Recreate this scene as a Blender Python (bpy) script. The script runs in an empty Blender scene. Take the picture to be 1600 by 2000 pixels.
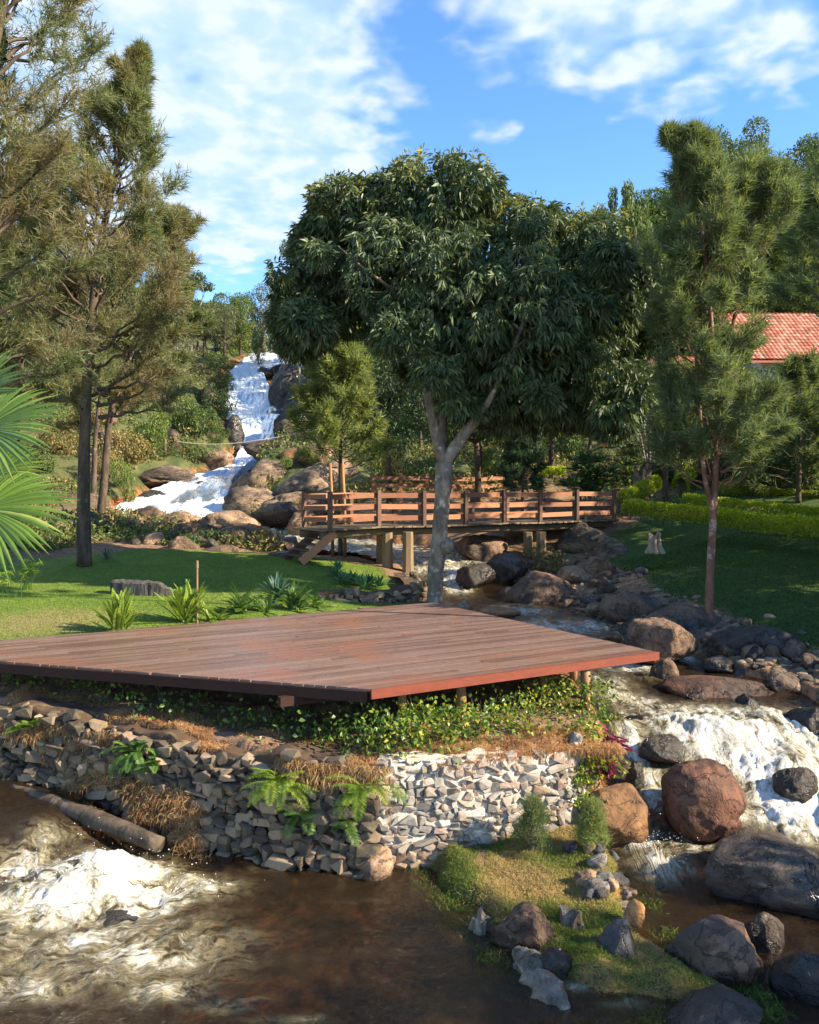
import bpy, bmesh, math, random
import numpy as np
from mathutils import Vector
random.seed(5)
RNG = np.random.default_rng(11)
sc = bpy.context.scene
COL = sc.collection
R = math.radians

# ---------------------------------------------------------------- camera, world, sun, exposure
PITCH = R(1.432)
cam_d = bpy.data.cameras.new("camera")
cam = bpy.data.objects.new("camera", cam_d); COL.objects.link(cam)
cam.location = (0, 0, 0); cam.rotation_euler = (R(90) - PITCH, 0, 0)
cam_d.sensor_fit = 'HORIZONTAL'; cam_d.sensor_width = 36; cam_d.lens = 36
cam_d.clip_end = 2000; cam_d.clip_start = 0.05
sc.camera = cam
sc.render.resolution_x = 819; sc.render.resolution_y = 1024
sc.view_settings.view_transform = 'Standard'; sc.view_settings.look = 'None'
sc.view_settings.gamma = 1.0; sc.view_settings.exposure = 1.5

SUN_AZ = np.array([0.962, -0.275]); SUN_EL = R(30)
sdir = Vector((SUN_AZ[0]*math.cos(SUN_EL), SUN_AZ[1]*math.cos(SUN_EL), math.sin(SUN_EL))).normalized()
sun_d = bpy.data.lights.new("sun", 'SUN'); sun_d.energy = 5.0; sun_d.angle = R(0.53)
sun_d.color = (1.0, 0.85, 0.63)
sun = bpy.data.objects.new("sun", sun_d); COL.objects.link(sun)
sun.rotation_euler = sdir.to_track_quat('Z', 'Y').to_euler(); sun.location = (20, -8, 20)

world = bpy.data.worlds.new("World"); sc.world = world; world.use_nodes = True
def build_world():
    nt = world.node_tree; N = nt.nodes; L = nt.links
    for n in list(N): N.remove(n)
    out = N.new('ShaderNodeOutputWorld'); bg = N.new('ShaderNodeBackground')
    L.new(bg.outputs[0], out.inputs[0]); bg.inputs[1].default_value = 0.12
    sky = N.new('ShaderNodeTexSky'); sky.sky_type = 'NISHITA'; sky.sun_disc = False
    sky.sun_elevation = SUN_EL; sky.sun_rotation = math.atan2(sdir.x, sdir.y)
    sky.altitude = 800; sky.air_density = 1.0; sky.dust_density = 0.3; sky.ozone_density = 2.2
    tc = N.new('ShaderNodeTexCoord'); sp = N.new('ShaderNodeSeparateXYZ'); L.new(tc.outputs['Generated'], sp.inputs[0])
    def m(op, a, b=None, c=None, clamp=False):
        n = N.new('ShaderNodeMath'); n.operation = op; n.use_clamp = clamp
        for i, v in enumerate((a, b, c)):
            if v is None: continue
            if isinstance(v, (int, float)): n.inputs[i].default_value = v
            else: L.new(v, n.inputs[i])
        return n.outputs[0]
    x, y, z = sp.outputs
    zz = m('MAXIMUM', z, 0.03)
    u = m('DIVIDE', x, m('ADD', zz, 0.12)); v = m('DIVIDE', y, m('ADD', zz, 0.12))
    cv = N.new('ShaderNodeCombineXYZ'); L.new(u, cv.inputs[0]); L.new(v, cv.inputs[1])
    def noise(scale, detail, rough, dist=0, off=0):
        n = N.new('ShaderNodeTexNoise'); n.inputs['Scale'].default_value = scale; n.inputs['Detail'].default_value = detail
        n.inputs['Roughness'].default_value = rough; n.inputs['Distortion'].default_value = dist
        a = N.new('ShaderNodeVectorMath'); a.operation = 'ADD'; a.inputs[1].default_value = (off, off*.7, 0)
        L.new(cv.outputs[0], a.inputs[0]); L.new(a.outputs[0], n.inputs['Vector']); return n.outputs[0]
    cells = noise(9.5, 2.5, 0.5, 0.25, 3.1)
    big = noise(1.15, 4, 0.55, 0.3, 1.7)
    fine = noise(16, 3, 0.55, 0.2, 5)
    ya = m('MAXIMUM', y, 0.05)
    a = m('DIVIDE', x, ya); e = m('DIVIDE', z, ya)
    def smooth(val, lo, hi):
        n = N.new('ShaderNodeMapRange'); n.interpolation_type = 'SMOOTHSTEP'
        n.inputs[1].default_value = lo; n.inputs[2].default_value = hi; L.new(val, n.inputs[0]); return n.outputs[0]
    def blob(ca, ce, ra, re):
        q = m('ADD', m('POWER', m('ABSOLUTE', m('DIVIDE', m('SUBTRACT', a, ca), ra)), 2), m('POWER', m('ABSOLUTE', m('DIVIDE', m('SUBTRACT', e, ce), re)), 2))
        return m('SUBTRACT', 1.0, smooth(q, 0.0, 1.3))
    left = m('SUBTRACT', 1.0, smooth(m('ADD', a, m('MULTIPLY', e, 0.12)), -0.08, 0.18))
    left = m('MULTIPLY', left, smooth(e, 0.22, 0.31))
    tr = blob(0.30, 0.585, 0.32, 0.17)
    s1 = blob(0.10, 0.50, 0.07, 0.035); s2 = blob(0.23, 0.53, 0.045, 0.03); s3 = blob(0.49, 0.39, 0.08, 0.035)
    s4 = blob(0.30, 0.45, 0.1, 0.025)
    s5 = blob(0.25, 0.455, 0.04, 0.025); s6 = blob(0.10, 0.434, 0.06, 0.025)
    cov = m('MAXIMUM', m('MULTIPLY', left, 1.12), m('MAXIMUM', m('MULTIPLY', tr, 0.98), m('MAXIMUM', m('MULTIPLY', s3, 0.75), m('MAXIMUM', m('MULTIPLY', s5, .62), m('MAXIMUM', m('MULTIPLY', s6, .68), m('MULTIPLY', s4, .32))))))
    dens = m('ADD', m('MULTIPLY', cells, 1.45), m('ADD', m('MULTIPLY', big, 0.50), m('MULTIPLY', fine, 0.22)))
    # behind the camera a general light cover
    back = m('MULTIPLY', m('SUBTRACT', 1.0, smooth(y, -0.2, 0.1)), 0.45)
    cov = m('MAXIMUM', m('MULTIPLY', cov, smooth(y, 0.0, 0.2)), back)
    f = smooth(m('ADD', dens, m('MULTIPLY', cov, 0.95)), 1.48, 2.12)
    f = m('MULTIPLY', f, m('MULTIPLY', smooth(z, 0.1, 0.2), 0.9))
    core = smooth(m('ADD', m('MULTIPLY', cells, 1.2), m('MULTIPLY', fine, .5)), 0.72, 1.05)
    hs = N.new('ShaderNodeHueSaturation'); hs.inputs['Saturation'].default_value = 1.2; hs.inputs['Value'].default_value = 1.08
    hs.inputs['Hue'].default_value = 0.503
    L.new(sky.outputs[0], hs.inputs['Color'])
    cc = N.new('ShaderNodeMix'); cc.data_type = 'RGBA'; L.new(core, cc.inputs[0])
    cc.inputs[6].default_value = (2.0, 2.7, 3.5, 1); cc.inputs[7].default_value = (2.9, 3.15, 3.5, 1)
    mx = N.new('ShaderNodeMix'); mx.data_type = 'RGBA'; L.new(f, mx.inputs[0])
    L.new(hs.outputs[0], mx.inputs[6]); L.new(cc.outputs[2], mx.inputs[7])
    L.new(mx.outputs[2], bg.inputs[0])
build_world()

# ---------------------------------------------------------------- numeric helpers
CP, SP = math.cos(PITCH), math.sin(PITCH)
def P(px, py, D):
    """point of the place seen at that spot of the photograph, D metres deep"""
    u = (px - 800) / 1600.0; v = (1000 - py) / 1600.0
    dy = CP + v * SP; dz = -SP + v * CP
    return np.array([u / dy * D, D, dz / dy * D])
def G(px, py, z):
    """same, on the level z"""
    u = (px - 800) / 1600.0; v = (1000 - py) / 1600.0
    dy = CP + v * SP; dz = -SP + v * CP
    return np.array([u, dy, dz]) * (z / dz)
def smst(a, b, x):
    t = np.clip((x - a) / (b - a), 0, 1); return t * t * (3 - 2 * t)
def nrm(v):
    return v / np.maximum(np.linalg.norm(v, axis=-1, keepdims=True), 1e-9)
def _h(ix, iy, iz, s):
    n = (ix * 73856093) ^ (iy * 19349663) ^ (iz * 83492791) ^ (s * 26544357 + 977)
    n = n & 0xffffffff
    n = ((n ^ (n >> 15)) * 2246822519) & 0xffffffff
    n = ((n ^ (n >> 13)) * 3266489917) & 0xffffffff
    return ((n ^ (n >> 16)) & 0xffffff) / float(0xffffff)
def vnoise(p, s=0):
    p = np.asarray(p, float); i = np.floor(p).astype(np.int64); f = p - i; f = f * f * (3 - 2 * f)
    r = 0
    for dx in (0, 1):
        wx = f[..., 0] if dx else 1 - f[..., 0]
        for dy in (0, 1):
            wy = f[..., 1] if dy else 1 - f[..., 1]
            for dz in (0, 1):
                wz = f[..., 2] if dz else 1 - f[..., 2]
                r = r + wx * wy * wz * _h(i[..., 0] + dx, i[..., 1] + dy, i[..., 2] + dz, s)
    return r
def fbm(p, s=0, o=4, g=0.5):
    p = np.asarray(p, float); a = 1; t = 0; w = 0
    for k in range(o):
        t = t + a * vnoise(p * (2.03 ** k) + k * 17.3, s + k); w += a; a *= g
    return t / w
def xy3(x, y, sc_=1.0, z=0.0):
    x = np.asarray(x, float); return np.stack([x * sc_, np.asarray(y, float) * sc_, np.zeros_like(x) + z], -1)
def polydist(x, y, pts):
    """distance to a polyline and the parameter (segment index + t)"""
    best = np.full(np.shape(x), 1e9); par = np.zeros(np.shape(x))
    for i in range(len(pts) - 1):
        ax, ay = pts[i][:2]; bx, by = pts[i + 1][:2]
        dx, dy = bx - ax, by - ay; L2 = dx * dx + dy * dy
        t = np.clip(((x - ax) * dx + (y - ay) * dy) / L2, 0, 1)
        d = np.hypot(x - ax - t * dx, y - ay - t * dy)
        k = d < best; best = np.where(k, d, best); par = np.where(k, i + t, par)
    return best, par
def polysdf(x, y, pts):
    """signed distance to a closed polygon, negative inside"""
    pts = list(pts); d, _ = polydist(x, y, pts + [pts[0]])
    ins = np.zeros(np.shape(x), bool); n = len(pts)
    for i in range(n):
        ax, ay = pts[i][:2]; bx, by = pts[(i + 1) % n][:2]
        if ay == by: continue
        c = ((ay > y) != (by > y)) & (x < (bx - ax) * (y - ay) / (by - ay) + ax)
        ins ^= c
    return np.where(ins, -d, d)

# ---------------------------------------------------------------- mesh builder
class MB:
    def __init__(s): s.V = []; s.T = []; s.Q = []; s.tr = []; s.qr = []; s.n = 0; s.vr = []
    def add(s, V, T=None, Q=None, r=0.5, vr=None):
        V = np.asarray(V, float).reshape(-1, 3); s.V.append(V)
        s.vr.append(np.zeros(len(V)) if vr is None else np.asarray(vr, float))
        if T is not None and len(T):
            T = np.asarray(T, np.int64).reshape(-1, 3) + s.n; s.T.append(T)
            s.tr.append(np.broadcast_to(np.asarray(r, float), (len(T),)).copy())
        if Q is not None and len(Q):
            Q = np.asarray(Q, np.int64).reshape(-1, 4) + s.n; s.Q.append(Q)
            s.qr.append(np.broadcast_to(np.asarray(r, float), (len(Q),)).copy())
        s.n += len(V); return s
    def box(s, c, size, rz=0, rx=0, ry=0, r=0.5, bev=0.0):
        c = np.asarray(c, float); h = np.asarray(size, float) / 2
        V = np.array([[i, j, k] for i in (-1, 1) for j in (-1, 1) for k in (-1, 1)], float) * h
        Q = [[0, 1, 3, 2], [4, 6, 7, 5], [0, 4, 5, 1], [2, 3, 7, 6], [0, 2, 6, 4], [1, 5, 7, 3]]
        V = V @ rotm(rx, ry, rz).T + c
        return s.add(V, Q=Q, r=r)
    def beam(s, a, b, w, h, r=0.5, up=(0, 0, 1)):
        a = np.asarray(a, float); b = np.asarray(b, float); d = nrm(b - a); up = np.asarray(up, float)
        sx = nrm(np.cross(d, up)); uz = np.cross(sx, d)
        V = []
        for p in (a, b):
            for i in (-1, 1):
                for k in (-1, 1): V.append(p + sx * i * w / 2 + uz * k * h / 2)
        Q = [[0, 1, 3, 2], [4, 6, 7, 5], [0, 4, 5, 1], [2, 3, 7, 6], [0, 2, 6, 4], [1, 5, 7, 3]]
        return s.add(V, Q=Q, r=r)
    def tube(s, pts, rad, n=8, r=0.5, jit=0.0, cap=True, seed=0):
        pts = np.asarray(pts, float); m = len(pts); rad = np.broadcast_to(np.asarray(rad, float), (m,))
        d = nrm(np.gradient(pts, axis=0)); ref = np.array([0.13, 0.2, 0.97]) if abs(d[0][2]) < 0.9 else np.array([1.0, 0.1, 0])
        sx = nrm(np.cross(d, ref)); sy = np.cross(d, sx)
        a = np.linspace(0, 2 * np.pi, n, endpoint=False)
        rr = rad[:, None] * np.ones((m, n))
        if jit:
            q = np.stack([np.cos(a)[None, :] * 1.3 + np.zeros((m, n)), np.sin(a)[None, :] * 1.3 + np.zeros((m, n)), np.arange(m)[:, None] * 0.55 + np.zeros((m, n))], -1)
            rr = rr * (1 + jit * (fbm(q, 31 + seed, 3) - 0.5) * 2)
        V = pts[:, None, :] + rr[..., None] * (np.cos(a)[None, :, None] * sx[:, None, :] + np.sin(a)[None, :, None] * sy[:, None, :])
        i = np.arange(m - 1)[:, None] * n; j = np.arange(n)[None, :]; j2 = (j + 1) % n
        Q = np.stack([i + j, i + j2, i + n + j2, i + n + j], -1).reshape(-1, 4)
        V = V.reshape(-1, 3); T = []
        if cap:
            V = np.vstack([V, pts[:1], pts[-1:]]); c0 = m * n; c1 = c0 + 1
            T = [[c0, (k + 1) % n, k] for k in range(n)] + [[c1, (m - 1) * n + k, (m - 1) * n + (k + 1) % n] for k in range(n)]
        return s.add(V, T=T, Q=Q, r=r)
    def blades(s, B, D, ln, w, rnd, bend=0.0, seg=1):
        """thin pointed triangles: base B, direction D, length ln, width w"""
        n = len(B); D = nrm(D); rv = nrm(RNG.normal(size=(n, 3))); sx = nrm(np.cross(D, rv))
        ln = np.broadcast_to(ln, (n,)); w = np.broadcast_to(w, (n,))
        a = B - sx * w[:, None] / 2; b = B + sx * w[:, None] / 2; t = B + D * ln[:, None]
        if bend:
            t = t + np.array([0, 0, -1.0]) * (ln * bend)[:, None]
        if seg == 1:
            V = np.stack([a, b, t], 1).reshape(-1, 3); T = np.arange(3 * n).reshape(-1, 3)
            return s.add(V, T=T, r=rnd)
        mid = (B + D * ln[:, None] * 0.55); 
        if bend: mid = mid - np.array([0, 0, 1.0]) * (ln * bend * 0.22)[:, None]
        c = mid - sx * w[:, None] * .42; d = mid + sx * w[:, None] * .42
        V = np.stack([a, b, d, c, t], 1).reshape(-1, 3); k = np.arange(n)[:, None] * 5
        rnd = np.broadcast_to(rnd, (n,))
        s.add(V, Q=k + np.array([[0, 1, 2, 3]]), r=rnd)
        o = s.n - len(V)
        s.T.append(k + np.array([[3, 2, 4]]) + o); s.tr.append(rnd.copy())
        return s
    def leaves(s, B, D, ln, w, rnd, bend=0.25, N=None):
        """leaf: a lozenge folded along its length, drooping at the tip"""
        n = len(B); D = nrm(D); rv = nrm(RNG.normal(size=(n, 3))) if N is None else N
        sx = nrm(np.cross(D, rv)); up = np.cross(sx, D)
        ln = np.broadcast_to(ln, (n,))[:, None]; w = np.broadcast_to(w, (n,))[:, None]
        m = B + D * ln * 0.45 + up * w * 0.12
        t = B + D * ln - np.array([0, 0, 1.0]) * ln * bend
        V = np.stack([B, m - sx * w / 2 , t, m + sx * w / 2], 1).reshape(-1, 3)
        Q = np.arange(4 * n).reshape(-1, 4)
        return s.add(V, Q=Q, r=rnd)
    def build(s, name, mat, parent=None, smooth=False, loc=None):
        me = bpy.data.meshes.new(name)
        V = np.vstack(s.V); 
        if loc is not None: V = V - np.asarray(loc, float)
        T = np.vstack(s.T) if s.T else np.zeros((0, 3), np.int64); Q = np.vstack(s.Q) if s.Q else np.zeros((0, 4), np.int64)
        me.vertices.add(len(V)); me.vertices.foreach_set('co', V.astype(np.float32).ravel())
        nl = T.size + Q.size; me.loops.add(nl)
        me.loops.foreach_set('vertex_index', np.concatenate([T.ravel(), Q.ravel()]).astype(np.int32))
        nf = len(T) + len(Q); me.polygons.add(nf)
        st = np.concatenate([np.arange(len(T)) * 3, T.size + np.arange(len(Q)) * 4]).astype(np.int32)
        me.polygons.foreach_set('loop_start', st)
        me.polygons.foreach_set('loop_total', np.concatenate([np.full(len(T), 3), np.full(len(Q), 4)]).astype(np.int32))
        me.polygons.foreach_set('use_smooth', np.full(nf, bool(smooth)))
        at = me.attributes.new('rnd', 'FLOAT', 'FACE')
        at.data.foreach_set('value', np.concatenate(s.tr + s.qr).astype(np.float32) if (s.tr or s.qr) else [])
        me.update(calc_edges=True); me.validate()
        if mat: me.materials.append(mat)
        o = bpy.data.objects.new(name, me); COL.objects.link(o)
        if parent is not None: o.parent = parent
        return o
def rotm(rx, ry, rz):
    cx, sx, cy, sy, cz, sz = math.cos(rx), math.sin(rx), math.cos(ry), math.sin(ry), math.cos(rz), math.sin(rz)
    X = np.array([[1, 0, 0], [0, cx, -sx], [0, sx, cx]]); Y = np.array([[cy, 0, sy], [0, 1, 0], [-sy, 0, cy]]); Z = np.array([[cz, -sz, 0], [sz, cz, 0], [0, 0, 1]])
    return Z @ Y @ X
def vattr(o, name, vals):
    a = o.data.attributes.new(name, 'FLOAT', 'POINT'); a.data.foreach_set('value', np.asarray(vals, np.float32))
def tag(o, label=None, cat=None, group=None, kind=None):
    if label: o['label'] = label
    if cat: o['category'] = cat
    if group: o['group'] = group
    if kind: o['kind'] = kind
    return o
def thing(name, loc, label, cat, group=None):
    o = bpy.data.objects.new(name, None); COL.objects.link(o); o.location = tuple(float(v) for v in loc)
    o.empty_display_size = 0.2
    return tag(o, label, cat, group)
def part(mb, name, mat, root, smooth=False):
    """mesh in world coordinates becomes a child of root"""
    return mb.build(name, mat, root, smooth, loc=np.array(root.location))
def single(mb, name, mat, label, cat, group=None, smooth=False, loc=None):
    V = np.vstack(mb.V)
    if loc is None: loc = np.array([V[:, 0].mean(), V[:, 1].mean(), V[:, 2].min()])
    o = mb.build(name, mat, None, smooth, loc=loc); o.location = tuple(float(v) for v in loc)
    return tag(o, label, cat, group)
def copy_tree(o, parent=None):
    c = o.copy(); COL.objects.link(c)
    if parent is not None: c.parent = parent
    for ch in list(o.children): copy_tree(ch, c)
    return c

# ---------------------------------------------------------------- materials
def newmat(name):
    m = bpy.data.materials.new(name); m.use_nodes = True
    nt = m.node_tree
    for n in list(nt.nodes): nt.nodes.remove(n)
    out = nt.nodes.new('ShaderNodeOutputMaterial')
    return m, nt, out
class NT:
    def __init__(s, nt): s.nt = nt; s.N = nt.nodes; s.L = nt.links
    def set(s, sock, v):
        if isinstance(v, (int, float)): sock.default_value = v
        elif isinstance(v, tuple): sock.default_value = v if len(v) != 3 or sock.type == 'VECTOR' else v + (1,)
        else: s.L.new(v, sock)
    def m(s, op, a, b=None, c=None, clamp=False):
        n = s.N.new('ShaderNodeMath'); n.operation = op; n.use_clamp = clamp
        for i, v in enumerate((a, b, c)):
            if v is not None: s.set(n.inputs[i], v)
        return n.outputs[0]
    def ms(s, val, lo, hi, a=0.0, b=1.0):
        n = s.N.new('ShaderNodeMapRange'); n.interpolation_type = 'SMOOTHSTEP'
        s.set(n.inputs[0], val); s.set(n.inputs[1], lo); s.set(n.inputs[2], hi); s.set(n.inputs[3], a); s.set(n.inputs[4], b); return n.outputs[0]
    def coord(s, kind='Object', scale=(1, 1, 1), off=(0, 0, 0)):
        if kind == 'Position': o = s.N.new('ShaderNodeNewGeometry').outputs['Position']
        else: o = s.N.new('ShaderNodeTexCoord').outputs[kind]
        mp = s.N.new('ShaderNodeMapping'); s.L.new(o, mp.inputs[0]); mp.inputs['Scale'].default_value = scale; mp.inputs['Location'].default_value = off
        return mp.outputs[0]
    def noise(s, vec, scale, detail=4, rough=0.55, dist=0.0, col=False):
        n = s.N.new('ShaderNodeTexNoise'); s.set(n.inputs['Vector'], vec); s.set(n.inputs['Scale'], scale)
        n.inputs['Detail'].default_value = detail; n.inputs['Roughness'].default_value = rough; n.inputs['Distortion'].default_value = dist
        return n.outputs[1 if col else 0]
    def vor(s, vec, scale, feat='F1', out=0):
        n = s.N.new('ShaderNodeTexVoronoi'); n.feature = feat; s.set(n.inputs['Vector'], vec); s.set(n.inputs['Scale'], scale); return n.outputs[out]
    def attr(s, name):
        n = s.N.new('ShaderNodeAttribute'); n.attribute_name = name; return n.outputs['Fac']
    def orand(s): return s.N.new('ShaderNodeObjectInfo').outputs['Random']
    def ramp(s, fac, stops):
        n = s.N.new('ShaderNodeValToRGB'); s.set(n.inputs[0], fac); e = n.color_ramp.elements
        while len(e) < len(stops): e.new(0.5)
        for k, (p, c) in enumerate(stops): e[k].position = p; e[k].color = tuple(c) + (1,)
        return n.outputs[0]
    def mix(s, f, a, b, mode='MIX'):
        n = s.N.new('ShaderNodeMix'); n.data_type = 'RGBA'; n.blend_type = mode
        s.set(n.inputs[0], f); s.set(n.inputs[6], a); s.set(n.inputs[7], b); return n.outputs[2]
    def bump(s, h, strength=0.5, dist=0.02, normal=None):
        n = s.N.new('ShaderNodeBump'); s.set(n.inputs['Height'], h); n.inputs['Strength'].default_value = strength; n.inputs['Distance'].default_value = dist
        if normal is not None: s.L.new(normal, n.inputs['Normal'])
        return n.outputs[0]
    def pbsdf(s, col, rough=0.7, spec=0.4, normal=None, **kw):
        n = s.N.new('ShaderNodeBsdfPrincipled'); s.set(n.inputs['Base Color'], col); s.set(n.inputs['Roughness'], rough)
        n.inputs['Specular IOR Level'].default_value = spec
        if normal is not None: s.L.new(normal, n.inputs['Normal'])
        for k, v in kw.items(): s.set(n.inputs[k], v)
        return n.outputs[0]
def leaf_mat(name, stops, trans=0.28, rough=0.5, spec=0.3, objvar=0.0, tint=None, varscale=0.0):
    m, nt, out = newmat(name); t = NT(nt)
    f = t.attr('rnd')
    if objvar: f = t.m('ADD', f, t.m('MULTIPLY', t.m('SUBTRACT', t.orand(), 0.5), objvar), clamp=True)
    c = t.ramp(f, stops)
    if varscale:
        nz = t.noise(t.coord('Position'), varscale, 2)
        c = t.mix(t.ms(nz, 0.42, 0.62), c, tint)
    b = t.pbsdf(c, rough, spec)
    tr = t.N.new('ShaderNodeBsdfTranslucent'); c2 = t.mix(1.0, c, (1.5, 1.45, 0.7), 'MULTIPLY'); t.L.new(c2, tr.inputs[0])
    mx = t.N.new('ShaderNodeMixShader'); mx.inputs[0].default_value = trans
    t.L.new(b, mx.inputs[1]); t.L.new(tr.outputs[0], mx.inputs[2]); t.L.new(mx.outputs[0], out.inputs[0]); return m
def bark_mat(name, c1, c2, c3, scale=6, vert=0.25, bump=0.6, patch=0.0):
    m, nt, out = newmat(name); t = NT(nt)
    co = t.coord('Position', (1, 1, vert)); n1 = t.noise(co, scale, 6, 0.65, 0.3); n2 = t.noise(co, scale * 5, 4, 0.6)
    c = t.mix(t.ms(n1, 0.35, 0.65), c1, c2)
    n3 = t.noise(t.coord('Position'), scale * 0.9, 5, 0.65); c = t.mix(t.ms(n3, 0.55, 0.66), c, c3)
    h = t.m('ADD', n1, t.m('MULTIPLY', n2, 0.5))
    s = t.pbsdf(c, 0.85, 0.2, t.bump(h, bump, 0.03)); t.L.new(s, out.inputs[0]); return m
def rock_mat(name, ca, cb, cc, scale=2.2, rough=0.75, spec=0.35, lich=None, wet=0.0, bump=0.9, strata=0.0):
    m, nt, out = newmat(name); t = NT(nt)
    n = t.N.new('ShaderNodeObjectInfo'); v = t.N.new('ShaderNodeVectorMath'); v.operation = 'ADD'
    pos = t.coord('Position', (1, 1, 1.0 + strata)); t.L.new(pos, v.inputs[0]); cb_ = t.N.new('ShaderNodeCombineXYZ')
    for i in range(3): t.L.new(t.m('MULTIPLY', n.outputs['Random'], 37.0 * (i + 1)), cb_.inputs[i])
    t.L.new(cb_.outputs[0], v.inputs[1]); co = v.outputs[0]
    n1 = t.noise(co, scale, 8, 0.62, 0.4); n2 = t.noise(co, scale * 6, 6, 0.7); n3 = t.noise(co, scale * 0.45, 3, 0.5)
    c = t.mix(t.ms(n1, 0.36, 0.62), ca, cb); c = t.mix(t.ms(n3, 0.46, 0.64), c, cc)
    dk = t.ms(n2, 0.30, 0.5, 0.45, 1.0); g = t.N.new('ShaderNodeCombineXYZ')
    for i in range(3): t.L.new(dk, g.inputs[i])
    c = t.mix(1.0, c, g.outputs[0], 'MULTIPLY')
    ov = t.m('MULTIPLY_ADD', n.outputs['Random'], 0.7, 0.65); g2 = t.N.new('ShaderNodeCombineXYZ')
    for i in range(3): t.L.new(ov, g2.inputs[i])
    c = t.mix(1.0, c, g2.outputs[0], 'MULTIPLY')
    if lich:
        n4 = t.noise(co, scale * 3.2, 7, 0.75); c = t.mix(t.ms(n4, 0.585, 0.64), c, lich)
    crk = t.m('MULTIPLY', t.noise(co, scale * 16, 4, 0.7), 0.8)
    h = t.m('ADD', t.m('MULTIPLY', n1, 1.4), t.m('ADD', t.m('MULTIPLY', n2, 0.45), t.m('MULTIPLY', crk, 0.25)))
    r = t.ms(n1, 0.3, 0.7, rough - 0.12, rough + 0.1)
    fn_ = t.m('ABSOLUTE', t.m('SUBTRACT', t.noise(co, scale * 0.9, 5, 0.6, 0.6), 0.5)); line = t.ms(fn_, 0.004, 0.022)
    c = t.mix(line, t.mix(0.35, c, (0.01, 0.008, 0.006)), c)
    h = t.m('ADD', h, t.m('MULTIPLY', line, 0.6))
    wl = t.attr('wetl'); c = t.mix(wl, c, t.mix(1.0, c, (0.38, 0.34, 0.30), 'MULTIPLY')); r = t.m('MULTIPLY', r, t.ms(wl, 0, 1, 1.0, 0.45))
    if wet: r = t.ms(n3, 0.4, 0.6, max(0.12, rough - 0.5), rough)
    s = t.pbsdf(c, r, spec, t.bump(h, bump, 0.06)); t.L.new(s, out.inputs[0]); return m
def wood_mat(name, c1, c2, rough=0.5, spec=0.4, axis=(1, 1, 1), scale=3.0, bump=0.3, wear=None):
    m, nt, out = newmat(name); t = NT(nt)
    co = t.coord('Position', axis); n1 = t.noise(co, scale, 6, 0.65, 0.5); n2 = t.noise(co, scale * 9, 4, 0.6)
    f = t.m('ADD', t.m('MULTIPLY', t.attr('rnd'), 0.55), t.m('MULTIPLY', n1, 0.55), clamp=True)
    c = t.mix(t.ms(f, 0.2, 0.85), c1, c2)
    if wear:
        n3 = t.noise(t.coord('Position'), 0.7, 5, 0.6, 0.3); c = t.mix(t.m('MULTIPLY', t.ms(n3, 0.48, 0.66), 0.75), c, wear)
    s = t.pbsdf(c, t.ms(n2, 0.3, 0.7, rough - 0.1, rough + 0.12), spec, t.bump(t.m('ADD', n1, t.m('MULTIPLY', n2, 0.4)), bump, 0.01)); t.L.new(s, out.inputs[0]); return m

M = {}
M['cas_old'] = leaf_mat('needle_olive', [(0.0, (0.065, 0.088, 0.045)), (0.4, (0.130, 0.165, 0.080)), (0.75, (0.21, 0.235, 0.110)), (1.0, (0.31, 0.27, 0.15))], 0.38, 0.65, 0.15, varscale=0.35, tint=(0.20, 0.17, 0.10))
M['cas_green'] = leaf_mat('needle_green', [(0.0, (0.055, 0.085, 0.042)), (0.5, (0.125, 0.172, 0.080)), (1.0, (0.23, 0.26, 0.115))], 0.38, 0.65, 0.15)
M['cas_young'] = leaf_mat('needle_young', [(0.0, (0.08, 0.115, 0.045)), (0.5, (0.185, 0.235, 0.085)), (1.0, (0.33, 0.36, 0.14))], 0.38, 0.65, 0.15)
M['cas_blue'] = leaf_mat('needle_blue', [(0.0, (0.02, 0.045, 0.03)), (1.0, (0.06, 0.11, 0.06))], 0.3, 0.65, 0.15)
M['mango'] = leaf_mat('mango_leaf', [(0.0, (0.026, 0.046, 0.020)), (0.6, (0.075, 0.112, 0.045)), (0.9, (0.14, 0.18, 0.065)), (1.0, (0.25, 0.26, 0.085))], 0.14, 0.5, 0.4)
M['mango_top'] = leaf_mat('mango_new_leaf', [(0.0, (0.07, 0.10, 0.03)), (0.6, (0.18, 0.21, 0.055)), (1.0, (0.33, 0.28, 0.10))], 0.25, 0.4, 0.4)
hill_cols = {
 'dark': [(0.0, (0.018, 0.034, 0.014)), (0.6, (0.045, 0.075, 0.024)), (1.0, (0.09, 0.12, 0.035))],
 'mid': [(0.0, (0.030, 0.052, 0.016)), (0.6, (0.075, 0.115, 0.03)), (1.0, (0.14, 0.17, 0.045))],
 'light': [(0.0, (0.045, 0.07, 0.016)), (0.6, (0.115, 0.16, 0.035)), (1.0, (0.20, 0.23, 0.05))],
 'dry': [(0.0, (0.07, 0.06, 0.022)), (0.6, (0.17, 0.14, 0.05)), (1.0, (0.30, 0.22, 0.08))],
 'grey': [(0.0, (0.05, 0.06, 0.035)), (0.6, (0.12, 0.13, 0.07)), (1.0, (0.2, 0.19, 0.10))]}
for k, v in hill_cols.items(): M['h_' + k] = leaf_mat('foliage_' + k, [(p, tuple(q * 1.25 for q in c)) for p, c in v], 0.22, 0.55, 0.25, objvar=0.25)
M['vine'] = leaf_mat('vine_leaf', [(0.0, (0.035, 0.075, 0.015)), (0.55, (0.085, 0.16, 0.025)), (0.85, (0.20, 0.28, 0.04)), (1.0, (0.40, 0.40, 0.05))], 0.3, 0.4, 0.4)
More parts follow.
